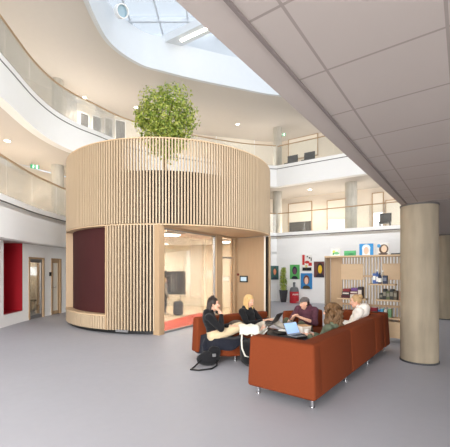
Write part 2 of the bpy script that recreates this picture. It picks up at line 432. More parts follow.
# round duct opening on the left side of the skylight
P = Vector((-3.5, 11.25, 10.48))
root = thing('round_duct', 'round blue-grey duct opening high in the skylight', 'duct', P)
M = (Vector((.55, -.75, -.5)).normalized()).to_track_quat('Z', 'Y').to_matrix().to_4x4()
q = MB(); q.lathe([(.21, -.3), (.21, .06), (.18, .06), (.18, -.2)], M=M); q.build('duct_ring', WHITE, root, smooth=True)
q = MB(); q.cyl((0, 0, -.12), .18, .02, M=M); q.build('duct_disc', mat('blue_grey_glass', (150, 180, 196), .2), root)

# the near gallery we stand under
An, Af = Vector((-.22, 1.44, 0)) - U * 4.2, Vector((8.88, 13.6, 0))
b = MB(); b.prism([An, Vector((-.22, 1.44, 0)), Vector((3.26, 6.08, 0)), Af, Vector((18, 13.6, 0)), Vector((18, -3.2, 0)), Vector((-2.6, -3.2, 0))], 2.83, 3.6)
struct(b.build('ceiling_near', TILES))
b = MB(); nrm = Vector((.809, -.588, 0)); g0 = nrm * -.845
b.prism([g0 + U * -2, g0 + U * 6.62, g0 + U * 6.62 + nrm * .018, g0 + U * -2 + nrm * .018], 2.815, 2.84)
g1 = nrm * -.02 + U * 6.62
b.prism([g0 + U * 6.6, g0 + U * 6.6 + nrm * 9, g0 + U * 6.62 + nrm * 9, g0 + U * 6.62], 2.822, 2.84)
struct(b.build('trim_3', mat('ceiling_groove', (120, 110, 106), .9)))
b = MB(); e0 = Vector((-.22, 1.44, 0)); b.box((15.5, 13.2, 1.4), (13.4, .2, 2.86)); struct(b.build('wall_right', WALLW))

# columns
def column(name, label, x, y, r, z0, z1, m, cap=True):
    o = thing(name, label, 'column', (x, y, z0))
    q = MB(); q.cyl((0, 0, 0.0), r, z1 - z0, n=48); s = q.build('shaft', m, o, smooth=True)
    if cap:
        q = MB(); q.cyl((0, 0, 0), r + .012, .03, n=48); q.build('base_ring', DGREY, o, smooth=True)
        q = MB(); q.cyl((0, 0, z1 - z0 - .03), r + .008, .03, n=48); q.build('top_ring', GROOVE, o, smooth=True)
    return o
column('concrete_column', 'big round concrete column standing in front of the bookshelf end', 3.53, 6.0, .305, 0, 2.83, CONC)
column('concrete_column', 'round concrete column cut off by the photo edge, behind the big one', 7.42, 11.2, .33, 0, 2.83, CONC)
column('gallery_column', 'slim round column on the lower curved gallery under the green exit sign', -7.1, 14.0, .24, 3.46, 6.08, CONC2, False)
column('gallery_column', 'slim round column on the upper curved gallery at left', -7.1, 14.0, .22, 7.0, 9.7, CONC2, False)
column('gallery_column', 'slim round column on the first gallery just right of the pod', 2.98, 18.75, .26, 3.46, 6.08, CONC2, False)
column('gallery_column', 'slim round column on the topmost gallery above the pod edge', 2.98, 18.75, .25, 7.0, 9.7, CONC2, False)
column('gallery_column', 'slim round column on the first gallery above the bookshelf', 6.4, 16.75, .29, 3.46, 6.08, CONC2, False)

# windows and openings on the rear gallery walls
def wall_panel(px0, px1, py0, py1, P, name, m, frame=None, out=-.03, split=0, z=None):
    a, ta, _ = hit(px0, P); c, tc, _ = hit(px1, P); d = (c - a); w = d.length; d.normalize(); n = Vector((-d.y, d.x, 0)); Y = (a.y + c.y) / 2
    z0, z1 = (zat(py1, Y), zat(py0, Y)) if z is None else z
    M = Matrix.Translation((a.x, a.y, 0)) @ Matrix(((d.x, n.x, 0, 0), (d.y, n.y, 0, 0), (0, 0, 1, 0), (0, 0, 0, 1)))
    q = MB(); q.box((w / 2, out, (z0 + z1) / 2), (w, .05, z1 - z0)); o = struct(q.build(name, m)); o.matrix_world = M
    if frame:
        f = MB()
        for x in (0, w): f.box((x, out - .02, (z0 + z1) / 2), (.04, .08, z1 - z0 + .04))
        for zz in (z0, z1): f.box((w / 2, out - .02, zz), (w + .04, .08, .04))
        for i in range(1, split + 1): f.box((w * i / (split + 1), out - .02, (z0 + z1) / 2), (.05, .08, z1 - z0))
        f.build('window_frame', frame, o)
    return o, M, w, z0, z1
REARB1 = [REAR1[-4], REAR1[-1]]; 
wn = 2
def win(*a, **k):
    global wn
    r = wall_panel(*a[:5], 'window_%d' % wn, *a[5:], **k); wn += 1; return r
BLIND = mat('grey_blind', (62, 60, 59), .8, var=.45, scale=9, stretch=(7, 7, .05))
for x0, x1, y0, y1 in ((79.5, 88, 114, 132), (92, 101, 117, 137), (104.5, 112.5, 119, 140), (115, 125, 121, 142)):
    win(x0, x1, y0, y1, REAR2, BLIND, WHITE)
win(289, 312, 203, 233, REAR1, DAYPANE2, OAKD)
win(290, 311.5, 222, 233, REAR1, BLIND, None, out=-.09)
win(327.5, 346, 200, 233, REAR1, DAYPANE2, OAKD, split=0)
win(329, 345, 220, 233, REAR1, DAYPANE, WHITE, out=-.09)
win(357, 369, 205, 233, REAR1, DAYPANE2, None)
win(372.5, 383.5, 193, 228, REAR1, DAYPANE2, OAKD)
win(374, 383, 213, 227, REAR1, DAYPANE, WHITE, out=-.09)
win(386, 402, 200, 226, REAR1, DAYPANE2, OAKD)
win(289, 318, 137, 158, REAR2, DAYPANE2, OAKD)
win(216, 254, 137, 168, REAR2, DAYPANE2, WHITE)
# dark furniture standing on the galleries
def block(name, label, px, d, z0, size, m, off=1.6, P=None):
    a, t, _ = hit(px, offset(P or OUT1, off)); o = thing(name, label, 'chair', (a.x, a.y, z0), math.atan2(t.y, t.x))
    w, dp, h = size
    q = MB(); q.box((0, 0, h * .45), (w, dp, .06), bev=.02); q.build('seat', m, o)
    q = MB(); q.box((0, dp / 2, h * .75), (w, .05, h * .5), bev=.02); q.build('backrest', m, o)
    for sx in (-1, 1):
        for sy in (-1, 1):
            q = MB(); q.rod((sx * w * .42, sy * dp * .42, 0), (sx * w * .42, sy * dp * .42, h * .45), .02); q.build('leg', m, o)
block('gallery_chair', 'dark grey chair on the first gallery, beside the bright window above the bookshelf end', 385, 0, 3.46, (.5, .45, .85), BLACK, .6)
block('gallery_chair', 'dark chair on the topmost gallery, nearer the round column', 291, 0, 7.0, (.6, .5, 1.0), DGREY, .9, OUT2)
block('gallery_chair', 'dark chair on the topmost gallery, further from the round column', 308, 0, 7.0, (.6, .5, 1.0), DGREY, .9, OUT2)

# downlights
def downlight(x, y, z, label, power=25):
    o = thing('downlight', label, 'downlight', (x, y, z), group='round recessed downlights')
    q = MB(); q.lathe([(.11, -.001), (.11, -.015), (.085, -.015), (.085, -.002)]); q.build('trim_ring', WHITE, o, smooth=True)
    q = MB(); q.cyl((0, 0, -.012), .085, .008); q.build('diffuser', mat('downlight_glow', (255, 240, 215), .5, emit=14, var=0), o)
    l = bpy.data.lights.new('downlight_lamp', 'SPOT'); l.energy = power; l.color = (1, .9, .78); l.spot_size = 2.6; l.spot_blend = .6; l.shadow_soft_size = .08
    lo = bpy.data.objects.new('downlight_lamp', l); COL.objects.link(lo); lo.location = (x, y, z - .04)
DP = 130
downlight(-7.46, 11.3, 6.08, 'round downlight under the upper gallery at the left photo edge', DP)
downlight(-7.3, 14.3, 6.08, 'round downlight under the upper gallery beside the green exit sign', DP)
downlight(-6.56, 15.4, 9.7, 'round downlight in the roof above the row of four slatted windows', DP)
downlight(-4.4, 16.3, 9.7, 'round downlight in the roof just left of the tree', DP)
downlight(.7, 18.2, 9.7, 'round downlight in the roof right of the tree', DP)
downlight(4.67, 18.15, 6.08, 'round downlight over the first gallery between the two slim columns', DP)
for x, y, z in ((-7.4, 9.0, 6.08), (-7.3, 6, 6.08), (-7.5, 12.3, 6.08), (-7.6, 10.5, 9.7), (-7.4, 7, 9.7), (-7.2, 13.2, 9.7), (-6.0, 15.2, 9.7), (-2, 17.6, 9.7), (2.2, 18.9, 9.7), (3.6, 18.6, 6.08), (8.5, 15.6, 6.08), (6.2, 17.9, 6.08), (5, 18.3, 9.7)):
    l = bpy.data.lights.new('gallery_lamp', 'AREA'); l.shape = 'DISK'; l.size = 1.0; l.energy = 17; l.color = (1, .94, .86)  # added upward fill on the gallery floors, hidden from below, no fixtures
    lo = bpy.data.objects.new('gallery_lamp', l); COL.objects.link(lo); lo.location = (x, y, 3.5 if z < 7 else 7.05); lo.rotation_euler = (PI, 0, 0)

# green exit signs hanging from the ceilings
GREEN = mat('exit_green', (30, 140, 90), .5, emit=.45, var=0)
def exit_sign(x, y, z, rz, label):
    o = thing('exit_sign', label, 'sign', (x, y, z), rz); o.scale = (.75, .75, .75)
    q = MB(); q.box((0, 0, 0), (.42, .04, .2)); q.build('sign_panel', GREEN, o)
    q = MB()
    q.ball((-.06, -.024, .055), .022, (1, .2, 1), n=8)                      # running figure, arrow and doorway
    for a, c in (((-.06, 0, .03), (-.075, 0, -.02)), ((-.075, 0, -.02), (-.04, 0, -.045)), ((-.04, 0, -.045), (-.055, 0, -.08)), ((-.075, 0, -.02), (-.12, 0, -.06)), ((-.065, 0, .02), (-.02, 0, .0)), ((-.065, 0, .02), (-.11, 0, .01))):
        q.rod((a[0], -.024, a[2]), (c[0], -.024, c[2]), .009, n=6)
    q.box((.1, -.024, 0), (.09, .006, .16))
    q.build('pictogram', mat('exit_white', (240, 250, 240), .5, emit=1.2, var=0), o)
    for hx in (-.15, .15): q = MB(); q.rod((hx, 0, .1), (hx, 0, .22), .006); q.build('hanger', GREYM, o)
exit_sign(-7.75, 13.45, 5.86, .45, 'green emergency exit sign hanging over the lower curved gallery')
exit_sign(3.35, 19.1, 9.48, -.2, 'green emergency exit sign beside the slim column at the topmost gallery')
# ------------------------------------------------------------------ the round pod
PC = Vector((-1.863, 11.81, 0)); PR = 3.45
def pol(phi, r=PR): return PC + Vector((math.sin(phi), -math.cos(phi), 0)) * r       # phi from the side facing us, towards the right
def phi_px(px, r=PR):
    k = ray(px); best = None
    for i in range(-900, 901):
        a = i / 900 * 1.55; p = pol(a, r); e = abs(p.x - k * p.y)
        if best is None or e < best[0]: best = (e, a)
    return best[1]
pod = thing('round_pod', 'round timber-slatted meeting pod with glazed front and a niche bench', 'pod', PC)
def pb(m, name, mt, smooth=False, parent=None, **k):
    o = m.build(name, mt, parent or pod, smooth, **k); o.location = -PC if parent is None else Vector((0, 0, 0)); return o
A = Vector((-1.68, 8.45, 0)); CD = Vector((.515, .857, 0)).normalized(); CN = Vector((-CD.y, CD.x, 0))
A = Vector((-1.73, 8.37, 0))
def ch(px): return on_line(px, A, CD)[0]
phiA = math.atan2(A.x - PC.x, -(A.y - PC.y))
Cc = ch(235.5); D = pol(math.radians(77.5), PR - .03)
phiD = math.radians(77.5)
phiN1, phiN0 = phi_px(105), phi_px(73)
phiN0 = math.radians(-64.5)
Z0, ZB, ZT = .1, 2.83, 5.0
def arc(p0, p1, r, n=None):
    n = n or max(2, int(abs(p1 - p0) / .05)); return [pol(p0 + (p1 - p0) * i / n, r) for i in range(n + 1)]
def ring(m, p0, p1, r0, r1, z0, z1): m.strip(arc(p0, p1, r0), arc(p0, p1, r1), z0, z1); return m
# slats
def slats(m, p0, p1, z0, z1, r=PR, pitch=.08, w=.036, dpt=.07):
    n = max(1, int(abs(p1 - p0) * r / pitch))
    for i in range(n):
        a = p0 + (p1 - p0) * (i + .5) / n; p = pol(a, r - dpt / 2)
        m.box((p.x, p.y, (z0 + z1) / 2), (w, dpt, z1 - z0), rz=a)
q = MB(); slats(q, -PI, PI, ZB + .012, ZT); pb(q, 'upper_slats', OAK, kind='stuff')
q = MB(); slats(q, phiN1 + .01, phiA - .01, Z0, ZB - .012); slats(q, phiD - 2 * PI + .02, phiN0 - .09, Z0, ZB - .012); pb(q, 'lower_slats', OAK, kind='stuff')
q = MB(); ring(q, -PI, PI, PR - .14, PR - .065, ZB, 4.2); pb(q, 'upper_backing', DARKB, True)
q = MB(); ring(q, -PI, PI, PR - .075, PR - .004, ZT, ZT + .03); pb(q, 'top_rail', OAKH, True)
q = MB(); ring(q, -PI, PI, PR - .2, PR - .14, ZB, 4.2); pb(q, 'parapet_lining', OAKH, True)
q = MB(); ring(q, phiN1, phiA, PR - .14, PR - .065, Z0, ZB); ring(q, phiD - 2 * PI, phiN0 - .05, PR - .14, PR - .065, Z0, ZB); pb(q, 'lower_backing', DARKB, True)
q = MB(); ring(q, phiD - 2 * PI, phiA, PR - .16, PR - .1, 0, Z0 + .01); pb(q, 'plinth', BLACK, True)
q = MB(); q.prism(arc(-PI, PI, PR - .004, 96)[:-1], ZB - .03, ZB); pb(q, 'soffit', OAKH)
q = MB(); q.prism(arc(-PI, PI, PR - .21, 96)[:-1], 4.05, 4.12); pb(q, 'roof_deck', mat('roof_deck', (176, 160, 136), .8))
# interior: wall lining, floor, ceiling
inn = arc(phiD - 2 * PI, phiN0 - .02, PR - .2) + [pol(phiN0, PR - .38), pol(phiN1, PR - .38)] + arc(phiN1 + .02, phiA - .02, PR - .2)
inn2 = arc(phiD - 2 * PI, phiN0 - .02, PR - .145) + [pol(phiN0, PR - .34), pol(phiN1, PR - .34)] + arc(phiN1 + .02, phiA - .02, PR - .145)
q = MB(); q.strip(inn, inn2, 0, ZB - .03); pb(q, 'inner_wall', PODIN)
room = inn + [A, Cc, D]
q = MB(); q.prism(room, .002, .008); pb(q, 'pod_floor', mat('beige_floor', (206, 188, 164), .6))
q = MB(); c0, c1 = A + CD * .1 + CN * .03, Cc - CD * .1 + CN * .03; q.prism([c0, c1, c1 + CN * 1.5, c0 + CN * 1.1 + CD * 1.0], .008, .016); pb(q, 'carpet', CARPET)
q = MB(); q.prism(room, ZB - .055, ZB - .032); pb(q, 'room_ceiling', WHITE)
# vertical joints of the wall panels inside
q = MB()
for i in range(16):
    a = phiD - 2 * PI + .25 + i * .26
    if a > phiN0 - .1: break
    p = pol(a, PR - .203); q.box((p.x, p.y, 1.4), (.012, .01, 2.75), rz=a)
pb(q, 'wall_joint', mat('joint', (196, 186, 170), .8))
# niche with maroon panel and bench
q = MB(); ring(q, phiN0, phiN1, PR - .2, PR - .25, .4, ZB - .03); pb(q, 'niche_panel', MAROON, True)
q = MB(); a0, a1 = pol(phiN1, PR), pol(phiN1, PR - .3); t = pol(phiN1 + .012, PR), pol(phiN1 + .012, PR - .3)
q.prism([a0, a1, t[1], t[0]], Z0, ZB - .03); pb(q, 'niche_jamb', OAKD)
q = MB(); q.prism([pol(phiN0 - .09, PR), pol(phiN0 - .09, PR - .2), pol(phiN0, PR - .3), pol(phiN0, PR)], Z0, ZB - .03); pb(q, 'niche_jamb', OAKD)
q = MB(); ring(q, phiN0, phiN1, PR - .06, PR - .1, Z0, .44); pb(q, 'bench_front', OAKD, True)
q = MB(); slats(q, phiN0, phiN1, Z0, .44, pitch=.088, w=.07, dpt=.05); pb(q, 'bench_slats', OAK, kind='stuff')
q = MB(); ring(q, phiN0 - .02, phiN1 + .012, PR + .012, PR - .28, .44, .485); pb(q, 'bench_seat', OAKH, True)
# vent in the slat wall near the floor
pv = pol(phi_px(122), PR); q = MB(); q.box((pv.x, pv.y, .09), (.34, .04, .06), rz=phi_px(122)); pb(q, 'floor_vent', GREYM)
# glazed chord
def post(a, c, z0, z1, dep, name, m):
    w = (c - a).length; ctr = (a + c) / 2; q = MB(); q.box((ctr.x, ctr.y, (z0 + z1) / 2), (w, dep, z1 - z0), rz=math.atan2(CD.y, CD.x)); return pb(q, name, m)
a_, b_, c_, d_, e_ = ch(161.5), ch(214.5), ch(220.5), ch(232.5), ch(236)
post(A - CD * .02, a_, 0, ZB - .03, .2, 'corner_post', OAKD)
post(b_, c_, 0, ZB - .03, .16, 'mullion', OAKD)
post(d_, e_, 0, ZB - .03, .16, 'door_post', OAKD)
post(a_, d_, 2.74, ZB - .03, .14, 'head_rail', OAKD)
post(a_, b_, 0.0, .03, .05, 'sill_rail', GREYM)
g = post(a_, b_, .03, 2.74, .016, 'window_glass', GLASS)
for z in (.04, 2.73): post(a_, b_, z - .012, z + .012, .05, 'glazing_bead', GREYM)
post(b_ - CD * .03, b_, .05, 2.74, .06, 'glazing_bead', GREYM)
# door
dr = post(c_ + CD * .02, d_ - CD * .02, .02, 2.72, .016, 'door_leaf', GLASS)
post(c_, c_ + CD * .06, .02, 2.73, .05, 'door_stile', GREYM); post(d_ - CD * .1, d_, .02, 2.73, .05, 'door_stile', OAKD)
post(c_, d_, 2.05, 2.1, .05, 'door_rail', GREYM)
m_ = d_ - CD * .14 + CN * -.06; q = MB(); q.rod((m_.x, m_.y, .9), (m_.x, m_.y, 1.25), .014); pb(q, 'door_handle', CHROME)
w0 = c_ + CD * .1 + CN * .2; q = MB(); q.box((w0.x + .05, w0.y + .1, 1.45), (.45, .012, 1.0), rz=math.atan2(CD.y, CD.x)); pb(q, 'door_poster', mat('maroon_poster', (140, 72, 66), .7))
# solid wall from the door to the pod's edge
dd = (D - Cc); n = Vector((-dd.y, dd.x, 0)).normalized()
q = MB(); q.prism([Cc, D, D + n * .12, Cc + n * .12], 0, ZB - .03); pb(q, 'entrance_wall', OAKD)
q = MB(); q.prism([D - dd.normalized() * .14, D + dd.normalized() * .02, pol(phiD + .03, PR - .1), pol(phiD + .05, PR - .3)], 0, ZB - .03); pb(q, 'edge_post', OAKH)
def on_wall(px, py, wpx, hpx, name, label, cat, m, thick=.03):
    p, _ = on_line(px, Cc, dd); z = zat(py, p.y); w = wpx * p.y / F * 1.05; h = hpx * p.y / F
    q = MB(); q.box((0, -.0, 0), (w, thick, h), bev=.006); o = tag(q.build(name, m), label, cat); place(o, p - n * (thick / 2), math.atan2(dd.y, dd.x)); o.location.z = z; return o, p, w, h, z
o, p, w, h, z = on_wall(244, 279, 9, 6.5, 'room_display', 'small dark room display beside the glass door of the pod', 'display', BLACK)
q = MB(); q.box((0, -.017, 0), (w * .72, .004, h * .62)); q.build('screen', mat('display_screen', (150, 170, 182), .3, emit=.5), o)
on_wall(237.5, 274.5, 4, 2.2, 'door_sensor', 'tiny reddish-brown box on the pod wall above the room display', 'sensor', mat('red_brown', (110, 40, 30), .5))
# ceiling lamp in the pod
lp = Vector((-1.72, 10.0, ZB - .06)); cl = thing('ceiling_lamp', 'round glowing ceiling lamp inside the glazed pod', 'lamp', lp, group='round lamps in the pod')
q = MB(); q.lathe([(.42, 0), (.42, -.05), (.39, -.06), (.39, -.01)]); q.build('rim', WHITE, cl, smooth=True)
q = MB(); q.cyl((0, 0, -.055), .39, .03, n=32); q.build('diffuser', LIGHTP, cl)
c2 = copy_tree(cl); c2.location = (.1, 12.6, ZB - .06); c2['label'] = 'round glowing lamp seen above the pod door'
for L_, e in ((lp, 60), (Vector((.1, 12.6, ZB - .06)), 40), (Vector((-2.6, 13.3, ZB - .06)), 60)):
    l = bpy.data.lights.new('pod_lamp', 'AREA'); l.shape = 'DISK'; l.size = .76; l.energy = e * 1.7; l.color = (1, .93, .82)
    lo = bpy.data.objects.new('pod_lamp', l); COL.objects.link(lo); lo.location = L_ + Vector((0, 0, -.07))

# screen on a stand inside the pod
def art_material(name, bg, patches, glow=0):
    """flat picture: soft-edged patches (x, y, rx, ry, colour) over a ground colour, in the panel's own object coordinates (-.5 .. .5)"""
    m = bpy.data.materials.new(name); m.use_nodes = True; N = m.node_tree.nodes; L = m.node_tree.links; bs = N['Principled BSDF']; bs.inputs['Roughness'].default_value = .5
    tc = N.new('ShaderNodeTexCoord'); sp = N.new('ShaderNodeSeparateXYZ'); L.new(tc.outputs['Object'], sp.inputs[0])
    def M(op, a, c=None):
        k = N.new('ShaderNodeMath'); k.operation = op
        for i, x in enumerate((a, c)):
            if x is None: continue
            if isinstance(x, (int, float)): k.inputs[i].default_value = x
            else: L.new(x, k.inputs[i])
        return k.outputs[0]
    last = None; col = srgb(bg) + (1,)
    for x, y, rx, ry, c in patches:
        box = rx < 0
        ax = M('DIVIDE', M('SUBTRACT', sp.outputs[0], x), abs(rx)); ay = M('DIVIDE', M('SUBTRACT', sp.outputs[2], y), ry)
        if box: f = M('MAXIMUM', M('ABSOLUTE', ax), M('ABSOLUTE', ay))
        else: f = M('SQRT', M('ADD', M('MULTIPLY', ax, ax), M('MULTIPLY', ay, ay)))
        f = M('LESS_THAN', f, 1.0)
        mx = N.new('ShaderNodeMix'); mx.data_type = 'RGBA'; L.new(f, mx.inputs[0])
        if last is None: mx.inputs[6].default_value = col
        else: L.new(last, mx.inputs[6])
        mx.inputs[7].default_value = srgb(c) + (1,); last = mx.outputs[2]
    L.new(last, bs.inputs['Base Color'])
    if glow: L.new(last, bs.inputs['Emission Color']); bs.inputs['Emission Strength'].default_value = glow
    return m
BP = Vector((-2.05, 12.6, 0)); bt = thing('screen_on_stand', 'large dark display screen on a thin stand inside the pod', 'screen', BP, -.1)
scr = art_material('screen_picture', (58, 52, 46), [(-.28, .08, .1, .2, (190, 150, 110)), (-.3, -.24, .14, .14, (206, 176, 104)), (-.28, .2, .06, .09, (226, 180, 140)), (.02, 0, -.015, .4, (160, 150, 138)), (.1, -.1, -.012, .3, (150, 142, 132)), (.32, 0, .1, .45, (34, 32, 32)), (.2, .1, -.01, .4, (140, 132, 122))], .5)
q = MB(); q.box((0, 0, 0), (1, 1, 1)); sc_ = q.build('screen', scr, bt); sc_.scale = (1.04, .05, .82); sc_.location = (0, 0, 1.16)
q = MB(); q.box((0, .02, 1.16), (1.1, .04, .88)); q.build('screen_frame', BLACK, bt)
for x in (-.35, .35):
    q = MB(); q.rod((x, .03, 0), (x, .03, .8), .02); q.build('leg', GREYM, bt)
    q = MB(); q.box((x, .03, .025), (.06, .5, .04)); q.build('foot', GREYM, bt)
# backpack on the pod floor
bk = thing('backpack', 'grey backpack standing on the orange pod floor below the screen', 'backpack', (-1.68, 11.9, .014), .3)
q = MB(); q.box((0, 0, .26), (.36, .24, .5), bev=.1, seg=4); q.build('bag_body', fabric('grey_canvas', (92, 94, 98)), bk, True)
q = MB(); q.box((0, -.13, .17), (.26, .08, .24), bev=.03); q.build('front_pocket', fabric('grey_canvas2', (80, 82, 86)), bk, True)
q = MB(); q.tube([(-.05, .02, .5), (-.04, .02, .57), (.04, .02, .57), (.05, .02, .5)], .012); q.build('handle', BLACK, bk)
# dry white board mark panel on the rear wall of the pod
p = pol(math.radians(175), PR - .23); 
q = MB(); q.box((0, 0, 0), (.5, .02, .34)); o = tag(q.build('wall_notice', PAPER), 'pale notice sheet on the rear wall inside the pod', 'notice'); place(o, Vector((-.33 * 1.0, 14.55, 1.42)), -.35)
o.location = PC + Vector((math.sin(math.radians(158)), -math.cos(math.radians(158)), 0)) * (PR - .215) + Vector((0, 0, 1.45)); o.rotation_euler[2] = math.radians(158 - 180)

# ------------------------------------------------------------------ tree on the pod's roof
def leaf_material():
    m = bpy.data.materials.new('fig_leaf'); m.use_nodes = True; N = m.node_tree.nodes; L = m.node_tree.links; bs = N['Principled BSDF']
    ge = N.new('ShaderNodeNewGeometry'); cr = N.new('ShaderNodeValToRGB'); e = cr.color_ramp.elements
    e[0].color = srgb((92, 124, 44)) + (1,); e[1].color = srgb((206, 208, 110)) + (1,); k = e.new(.5); k.color = srgb((160, 176, 72)) + (1,)
    L.new(ge.outputs['Random Per Island'], cr.inputs[0]); L.new(cr.outputs[0], bs.inputs['Base Color']); bs.inputs['Roughness'].default_value = .45
    tr = N.new('ShaderNodeBsdfTranslucent'); L.new(cr.outputs[0], tr.inputs[0]); mx = N.new('ShaderNodeMixShader'); mx.inputs[0].default_value = .35
    out = [n for n in N if n.type == 'OUTPUT_MATERIAL'][0]; L.new(bs.outputs[0], mx.inputs[1]); L.new(tr.outputs[0], mx.inputs[2]); L.new(mx.outputs[0], out.inputs[0]); return m
LEAF = leaf_material(); BARK = mat('bark', (120, 100, 74), .9, var=.2, scale=12, bump=.4)
def add_leaf(q, p, nrm, L_, W_):
    nrm = nrm.normalized(); a = nrm.orthogonal().normalized(); a = Matrix.Rotation(random.uniform(0, 2 * PI), 3, nrm) @ a; c = nrm.cross(a)
    v = [q.b.verts.new(x) for x in (p - a * L_ / 2, p + c * W_ / 2 - nrm * W_ * .15, p + a * L_ / 2 - nrm * L_ * .15, p - c * W_ / 2 - nrm * W_ * .15)]
    q.b.faces.new((v[0], v[1], v[2])); q.b.faces.new((v[0], v[2], v[3]))
rt = Vector((-2.1, 11.6, 4.12))
tree = thing('indoor_tree', 'leafy green tree growing out of the top of the round pod', 'tree', rt)
q = MB(); q.lathe([(.34, 0), (.42, .5), (.4, .52), (.36, .46), (.3, .44)]); q.build('planter', DGREY, tree, smooth=True)
q = MB(); q.tube([(0, 0, .4), (.03, 0, .9), (-.02, .02, 1.5), (.02, 0, 2.2), (0, .02, 3.0)], .07, rr=[.085, .07, .06, .045, .03])
blobs = [(0, 0, 2.95, 1.0, .85, .85), (-.45, -.1, 2.6, .62, .6, .62), (.5, .1, 2.6, .62, .6, .62), (-.35, 0, 3.45, .6, .55, .5), (.3, 0, 3.6, .62, .55, .52), (0, -.3, 2.3, .6, .5, .55), (.75, 0, 2.95, .45, .45, .5), (-.78, 0, 2.9, .4, .4, .45), (.15, -.1, 1.75, .38, .36, .5), (-.3, .1, 1.9, .4, .36, .36), (.45, 0, 2.0, .4, .36, .36)]
for bx, by, bz, rx, ry, rz in blobs:
    q.tube([(0, 0, 1.3 + .3 * random.random()), (bx * .5, by * .5, bz * .75 + .3), (bx, by, bz)], .02, 6, rr=[.035, .022, .01])
q.build('trunk', BARK, tree, smooth=True)
q = MB()
for bx, by, bz, rx, ry, rz in blobs:
    for k in range(int(1500 * rx * rz) + 120):
        d = Vector((random.gauss(0, 1), random.gauss(0, 1), random.gauss(0, 1))).normalized(); r = random.uniform(.55, 1.03)
        r *= 1 + .38 * noise.noise(d * 2.3 + Vector((bx * 3, by, bz)))
        p = Vector((bx + d.x * rx * r, by + d.y * ry * r, bz + d.z * rz * r))
        add_leaf(q, p, d + Vector((random.uniform(-.6, .6), random.uniform(-.6, .6), random.uniform(0, .8))), random.uniform(.08, .14), random.uniform(.045, .07))
q.build('foliage', LEAF, tree, kind='stuff')
# ------------------------------------------------------------------ lounge furniture
def frame(o, x, y=None):
    """matrix with local x along x, z up, at o"""
    x = Vector(x).normalized(); y = Vector((-x.y, x.x, 0))
    return Matrix(((x.x, y.x, 0, o[0]), (x.y, y.y, 0, o[1]), (0, 0, 1, o[2] if len(o) > 2 else 0), (0, 0, 0, 1)))
def cushion(q, c, d, bev=.05, puff=0, M=None): q.box(c, d, bev=bev, seg=4, M=M); return q
def chrome_leg(root, x, y, h=.12):
    q = MB(); q.cyl((x, y, 0), .022, h, n=14); q.cyl((x, y, 0), .03, .008, n=14); return q.build('leg', CHROME, root, smooth=True)

# long sofa, seen from behind: near end arm, three back sections, far end arm
N0 = Vector((1.03, 3.84, 0)); AL = Vector((.620, .785, 0)).normalized(); IN = Vector((-AL.y, AL.x, 0))
sofa = thing('sofa', 'long burnt-orange sofa seen from behind, its near end closest to us', 'sofa', M=frame(N0, AL))
SL, SD, SH = 3.75, .90, .775
def quadblock(q, c8, bev):
    """rounded hexahedron: c8 = bottom 4 then top 4"""
    v = [q.b.verts.new(p) for p in c8]; fs = [(0, 1, 2, 3), (4, 5, 6, 7), (0, 1, 5, 4), (1, 2, 6, 5), (2, 3, 7, 6), (3, 0, 4, 7)]
    f = [q.b.faces.new([v[i] for i in t]) for t in fs]; es = set(e for x in f for e in x.edges)
    bmesh.ops.recalc_face_normals(q.b, faces=f); bmesh.ops.bevel(q.b, geom=list(es), offset=bev, segments=4, affect='EDGES', profile=.5)
secs = [(.0, 1.36), (1.362, 2.72), (2.722, 3.36)]
for a_, c_ in secs:
    q = MB(); quadblock(q, [(a_, -.03, .12), (c_, -.03, .12), (c_, .24, .12), (a_, .24, .12), (a_, 0, SH), (c_, 0, SH), (c_, .22, SH), (a_, .22, SH)], .035)
    q.build('backrest', ORANGE, sofa, 'all')
q = MB(); quadblock(q, [(-.03, -.03, .12), (.25, -.03, .12), (.25, .92, .12), (-.03, .92, .12), (0, 0, SH + .002), (.22, 0, SH + .002), (.22, SD, SH + .002), (0, SD, SH + .002)], .04); q.build('armrest', ORANGE, sofa, 'all')
q = MB(); quadblock(q, [(3.372, -.04, .12), (3.78, -.04, .12), (3.78, .93, .12), (3.372, .93, .12), (3.372, -.0, SH + .01), (3.75, -.0, SH + .01), (3.75, SD, SH + .01), (3.372, SD, SH + .01)], .04); q.build('armrest', ORANGE, sofa, 'all')
for a_, c_ in ((.24, 1.28), (1.29, 2.32), (2.33, 3.36)):
    q = MB(); cushion(q, ((a_ + c_) / 2, .56, .29), (c_ - a_, .66, .3), .045); q.build('seat_cushion', ORANGE, sofa, 'all')
q = MB(); q.box((SL / 2, SD / 2, .125), (SL - .1, SD - .1, .03)); q.build('base_board', BLACK, sofa)
for x in (.1, 1.3, 2.45, 3.64):
    for y in (.06, SD - .08): chrome_leg(sofa, x, y)
ph = tag(MB().box((0, 0, .006), (.15, .075, .009), bev=.003).build('phone', BLACK), 'small black phone lying on the far end of the long orange sofa', 'phone')
ph.matrix_world = frame(N0, AL) @ Matrix.Translation((3.55, .2, SH + .012)) @ Matrix.Rotation(.5, 4, 'Z')

